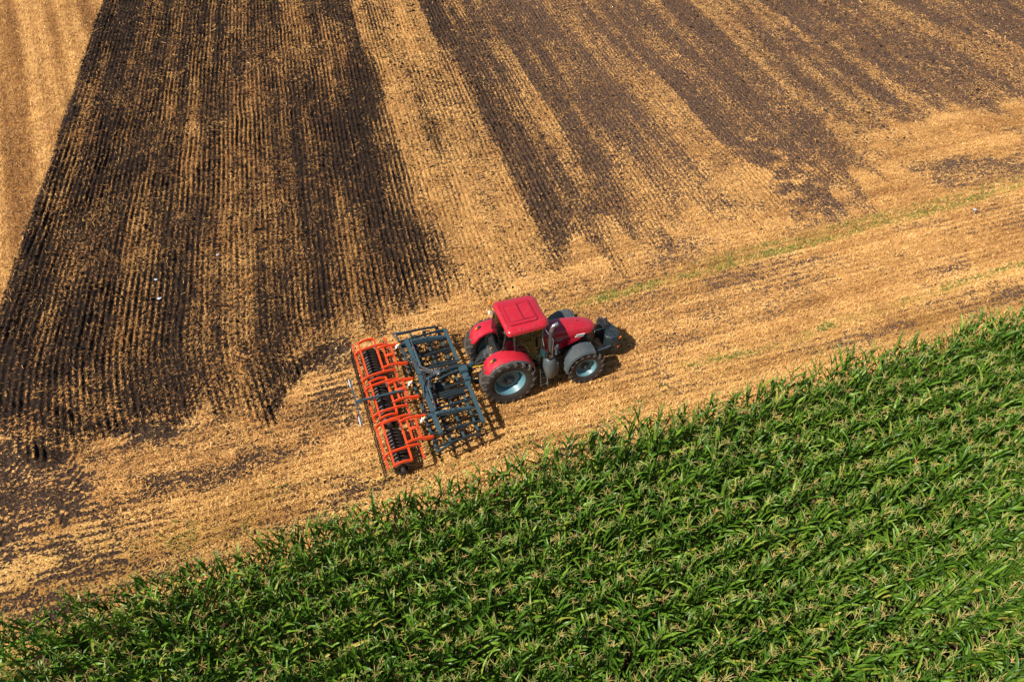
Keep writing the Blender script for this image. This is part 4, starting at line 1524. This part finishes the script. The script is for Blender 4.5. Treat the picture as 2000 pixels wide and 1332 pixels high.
# rear: three orange roller frames
SECT = [(2.56, .80), (.52, -1.18), (-1.48, -3.22)]
for i, (y1, y0) in enumerate(SECT):
    MB().beam((-4.38, y1, .86), (-4.38, y0, .86), .064, .064).build("roller_frame_beam", 'orange', CU, bevel=.008)
    MB().beam((-3.82, y1, .90), (-3.82, y0, .90), .07, .07).build("roller_frame_beam", 'orange', CU, bevel=.008)
    for yy in (y1 + .02, y0 - .02):
        MB().bar(arc((-4.42, yy, .80), (-3.80, yy, .86), .08, 7), .04, .10).build("end_plate", 'orange', CU, bevel=.005)
    ym = (y1 + y0) / 2
    ya2, yb2 = y1 - .48, y0 + .50
    if i == 0:
        ya2, yb2 = 2.02, 1.05
    elif i == 1:
        ya2, yb2 = .14, -.62
    else:
        ya2, yb2 = -1.62, -2.50
    for xx in (-3.60, -3.32):
        MB().beam((xx, ya2, .90), (xx, yb2, .90), .065, .065).build("link_bar", 'orange', CU, bevel=.008)
    ar_y = ((2.12, .75), (.28, -1.0), (-1.44, -2.74))[i]
    for yy in ar_y:
        MB().bar(spline([(-4.60, yy - .02, .62), (-4.57, yy - .02, .76), (-4.40, yy, .88), (-4.0, yy, .95), (-3.6, yy, .96), (-3.42, yy, .91)], 3), .036, .10).build("roller_arm", 'orange', CU, bevel=.005)
    a2_y = ((1.96, .96), (.15, -.72), (-1.62, -2.57))[i]
    for yy in a2_y:
        ln = MB()
        ln.bar(spline([(-3.84, yy, .88), (-3.74, yy, .96), (-3.5, yy, 1.0), (-3.2, yy, .97), (-2.95, yy, .92)], 3), .04, .10)
        ln.prism([(-3.0, .84), (-2.92, .90), (-3.0, .98), (-3.28, 1.0), (-3.28, .88)], yy - .03, yy + .03, 'y')
        ln.build("drag_arm", 'orange', CU, bevel=.005)
    # levelling bar ahead of the roller and comb behind it
    e1, e0 = ((2.72, .50), (.46, -1.26), (-1.40, -3.16))[i]
    MB().beam((-3.42, e1, .70), (-3.42, e0, .70), .06, .06).build("levelling_bar", 'orange', CU, bevel=.006)
    o1, o0 = ((2.78, .60), (.58, -1.20), (-1.32, -3.20))[i]
    MB().beam((-4.58, o1, .68), (-4.58, o0, .68), .065, .065).build("comb_bar", 'orange', CU, bevel=.006)
    cb = MB()
    k = o1 - .03
    j = 0
    while k > o0:
        cb.tube(spline([(-4.60, k, .68), (-4.67, k, .60), (-4.65, k, .42), (-4.70, k - .01, .22), (-4.72, k - .015, .06)], 2), .013, 5)
        k -= .11
    cb.build("comb", 'tine', CU)
    lt = MB()
    k = e1 - .04
    while k > e0:
        lt.tube(spline([(-3.43, k, .70), (-3.50, k, .60), (-3.46, k, .42), (-3.53, k, .22), (-3.52, k, .05)], 2), .016, 5)
        k -= .115
    lt.build("levelling_tines", 'tine', CU)
    # ring roller
    ro = MB()
    Rr = .30
    ro.lathe([(.001, y1 - .03), (.09, y1 - .03), (.09, y0 + .03), (.001, y0 + .03)], (-4.10, 0, Rr + .01), 12)
    k = y1 - .07
    lst = y0 + .05
    while k > lst:
        ro.lathe([(.15, k - .012), (Rr * .80, k - .028), (Rr * .96, k - .024), (Rr, k), (Rr * .96, k + .024), (Rr * .80, k + .028), (.15, k + .012)], (-4.10, 0, Rr + .01), 30, closed=True)
        for q in range(3):
            g = 2 * pi * q / 3 + k * 3
            c = Vector((-4.10, k, Rr + .01))
            ro.beam(c, c + Vector((cos(g), 0, sin(g))) * Rr * .85, .03, .05, (0, 1, 0))
        k -= .148
    ro.build("ring_roller", 'roller', CU, smooth=40)
    # adjusters
    bt = MB()
    for yy in (y1 - .34, y1 - .40, y1 - .46, ya2 - .03, ar_y[0] - .06, ar_y[1] + .06, yb2 - .1):
        bt.tube([(-3.90, yy, .93), (-3.86, yy - .05, 1.0)], .014, 5)
        bt.tube([(-3.48, yy, .96), (-3.46, yy - .03, 1.03)], .012, 5)
    bt.build("pins", 'steel', CU)
    yc = (a2_y[0] + a2_y[1]) / 2
    cr_ = MB()
    cr_.bar(arc((-3.62, yc + .02, .95), (-3.30, yc, .95), .06, 5), .10, .05)
    cr_.build("bracket", 'orange', CU, bevel=.005)
    MB().tube([(-3.33, yc - .1, .72), (-3.30, yc - .42, .74)], .028, 8).build("turnbuckle", 'dark_red', CU)

for yy in (1.80, -.12, -1.84):
    sp_ = MB()
    sp_.tube([(-3.18, yy, .98), (-3.06, yy - .02, 1.08)], .026, 10)
    sp_.tube([(-3.16, yy - .09, 1.0), (-3.12, yy + .08, 1.02)], .016, 8)
    sp_.tube([(-3.20, yy - .03, .92), (-3.14, yy - .03, 1.06)], .014, 6)
    so = sp_.build("depth_spindle", 'white', CU, bevel=0)
    MB().box((-3.05, yy, 1.08), (.07, .05, .04), (0, R(-35), 0)).build("depth_scale", 'yellow', so)

# light bar on its pole behind
lp = MB()
lp.beam((-5.0, -.47, 1.10), (-3.42, -.34, .98), .06, .06)
lp.beam((-5.0, -.47, 1.10), (-4.88, -.38, 1.09), .03, .05)
lp.beam((-5.0, -.47, 1.10), (-4.88, -.56, 1.09), .03, .05)
lpo = lp.build("light_bar_pole", 'teal', CU)
bm_ = MB().beam((-5.02, .66, 1.10), (-5.02, -1.52, 1.10), .045, .07)
lbo = bm_.build("light_bar", 'teal', CU)
for a, b in ((.64, .30), (-1.10, -1.50)):
    MB().box((-5.055, (a + b) / 2, 1.08), (.02, abs(a - b), .075), (0, R(25), 0)).build("light_board", 'pale', lbo)
MB().box((-5.075, -1.08, 1.09), (.03, .10, .10), (0, R(25), 0)).build("tail_lamp", 'dark_red', lbo)


# ------------------------------------------------------------------ scraps on the field
def scrap(x, y, sz, seed, label):
    r = random.Random(seed)
    z0 = float(field(np.array([x]), np.array([y]))[4][0]) + .04
    m_ = MB()
    n_ = 7
    top, bot = [], []
    for k in range(n_):
        g = 2 * pi * k / n_
        rad = sz * r.uniform(.6, 1.2)
        px, py = x + cos(g) * rad, y + sin(g) * rad * .7
        pz = z0 + r.uniform(0, sz * .6)
        top.append((px, py, pz + .01))
        bot.append((px, py, pz))
    m_.add(top + [(x, y, z0 + sz * .7)] + bot, [(k, (k + 1) % n_, n_) for k in range(n_)] + [(k, k + n_ + 1, (k + 1) % n_ + n_ + 1, (k + 1) % n_) for k in range(n_)] + [tuple(range(2 * n_, n_, -1))])
    o = m_.build("film_scrap", 'pale', None)
    off_ = Vector((x, y, z0))
    o.data.transform(Matrix.Translation(-off_))
    o.location = off_
    props(o, label, "scrap", "pale scraps lying on the field")


scrap(-11.4, 9.9, .085, 1, "crumpled pale scrap on dark furrows, upper of the close pair")
scrap(-11.3, 8.6, .10, 2, "bright white scrap on dark furrows, lower of the close pair")
scrap(-8.9, 10.8, .08, 3, "tiny pale scrap alone on the dark furrows, straw all round it")
scrap(23.9, 3.1, .11, 4, "flat whitish scrap on golden stubble beside the green strip")
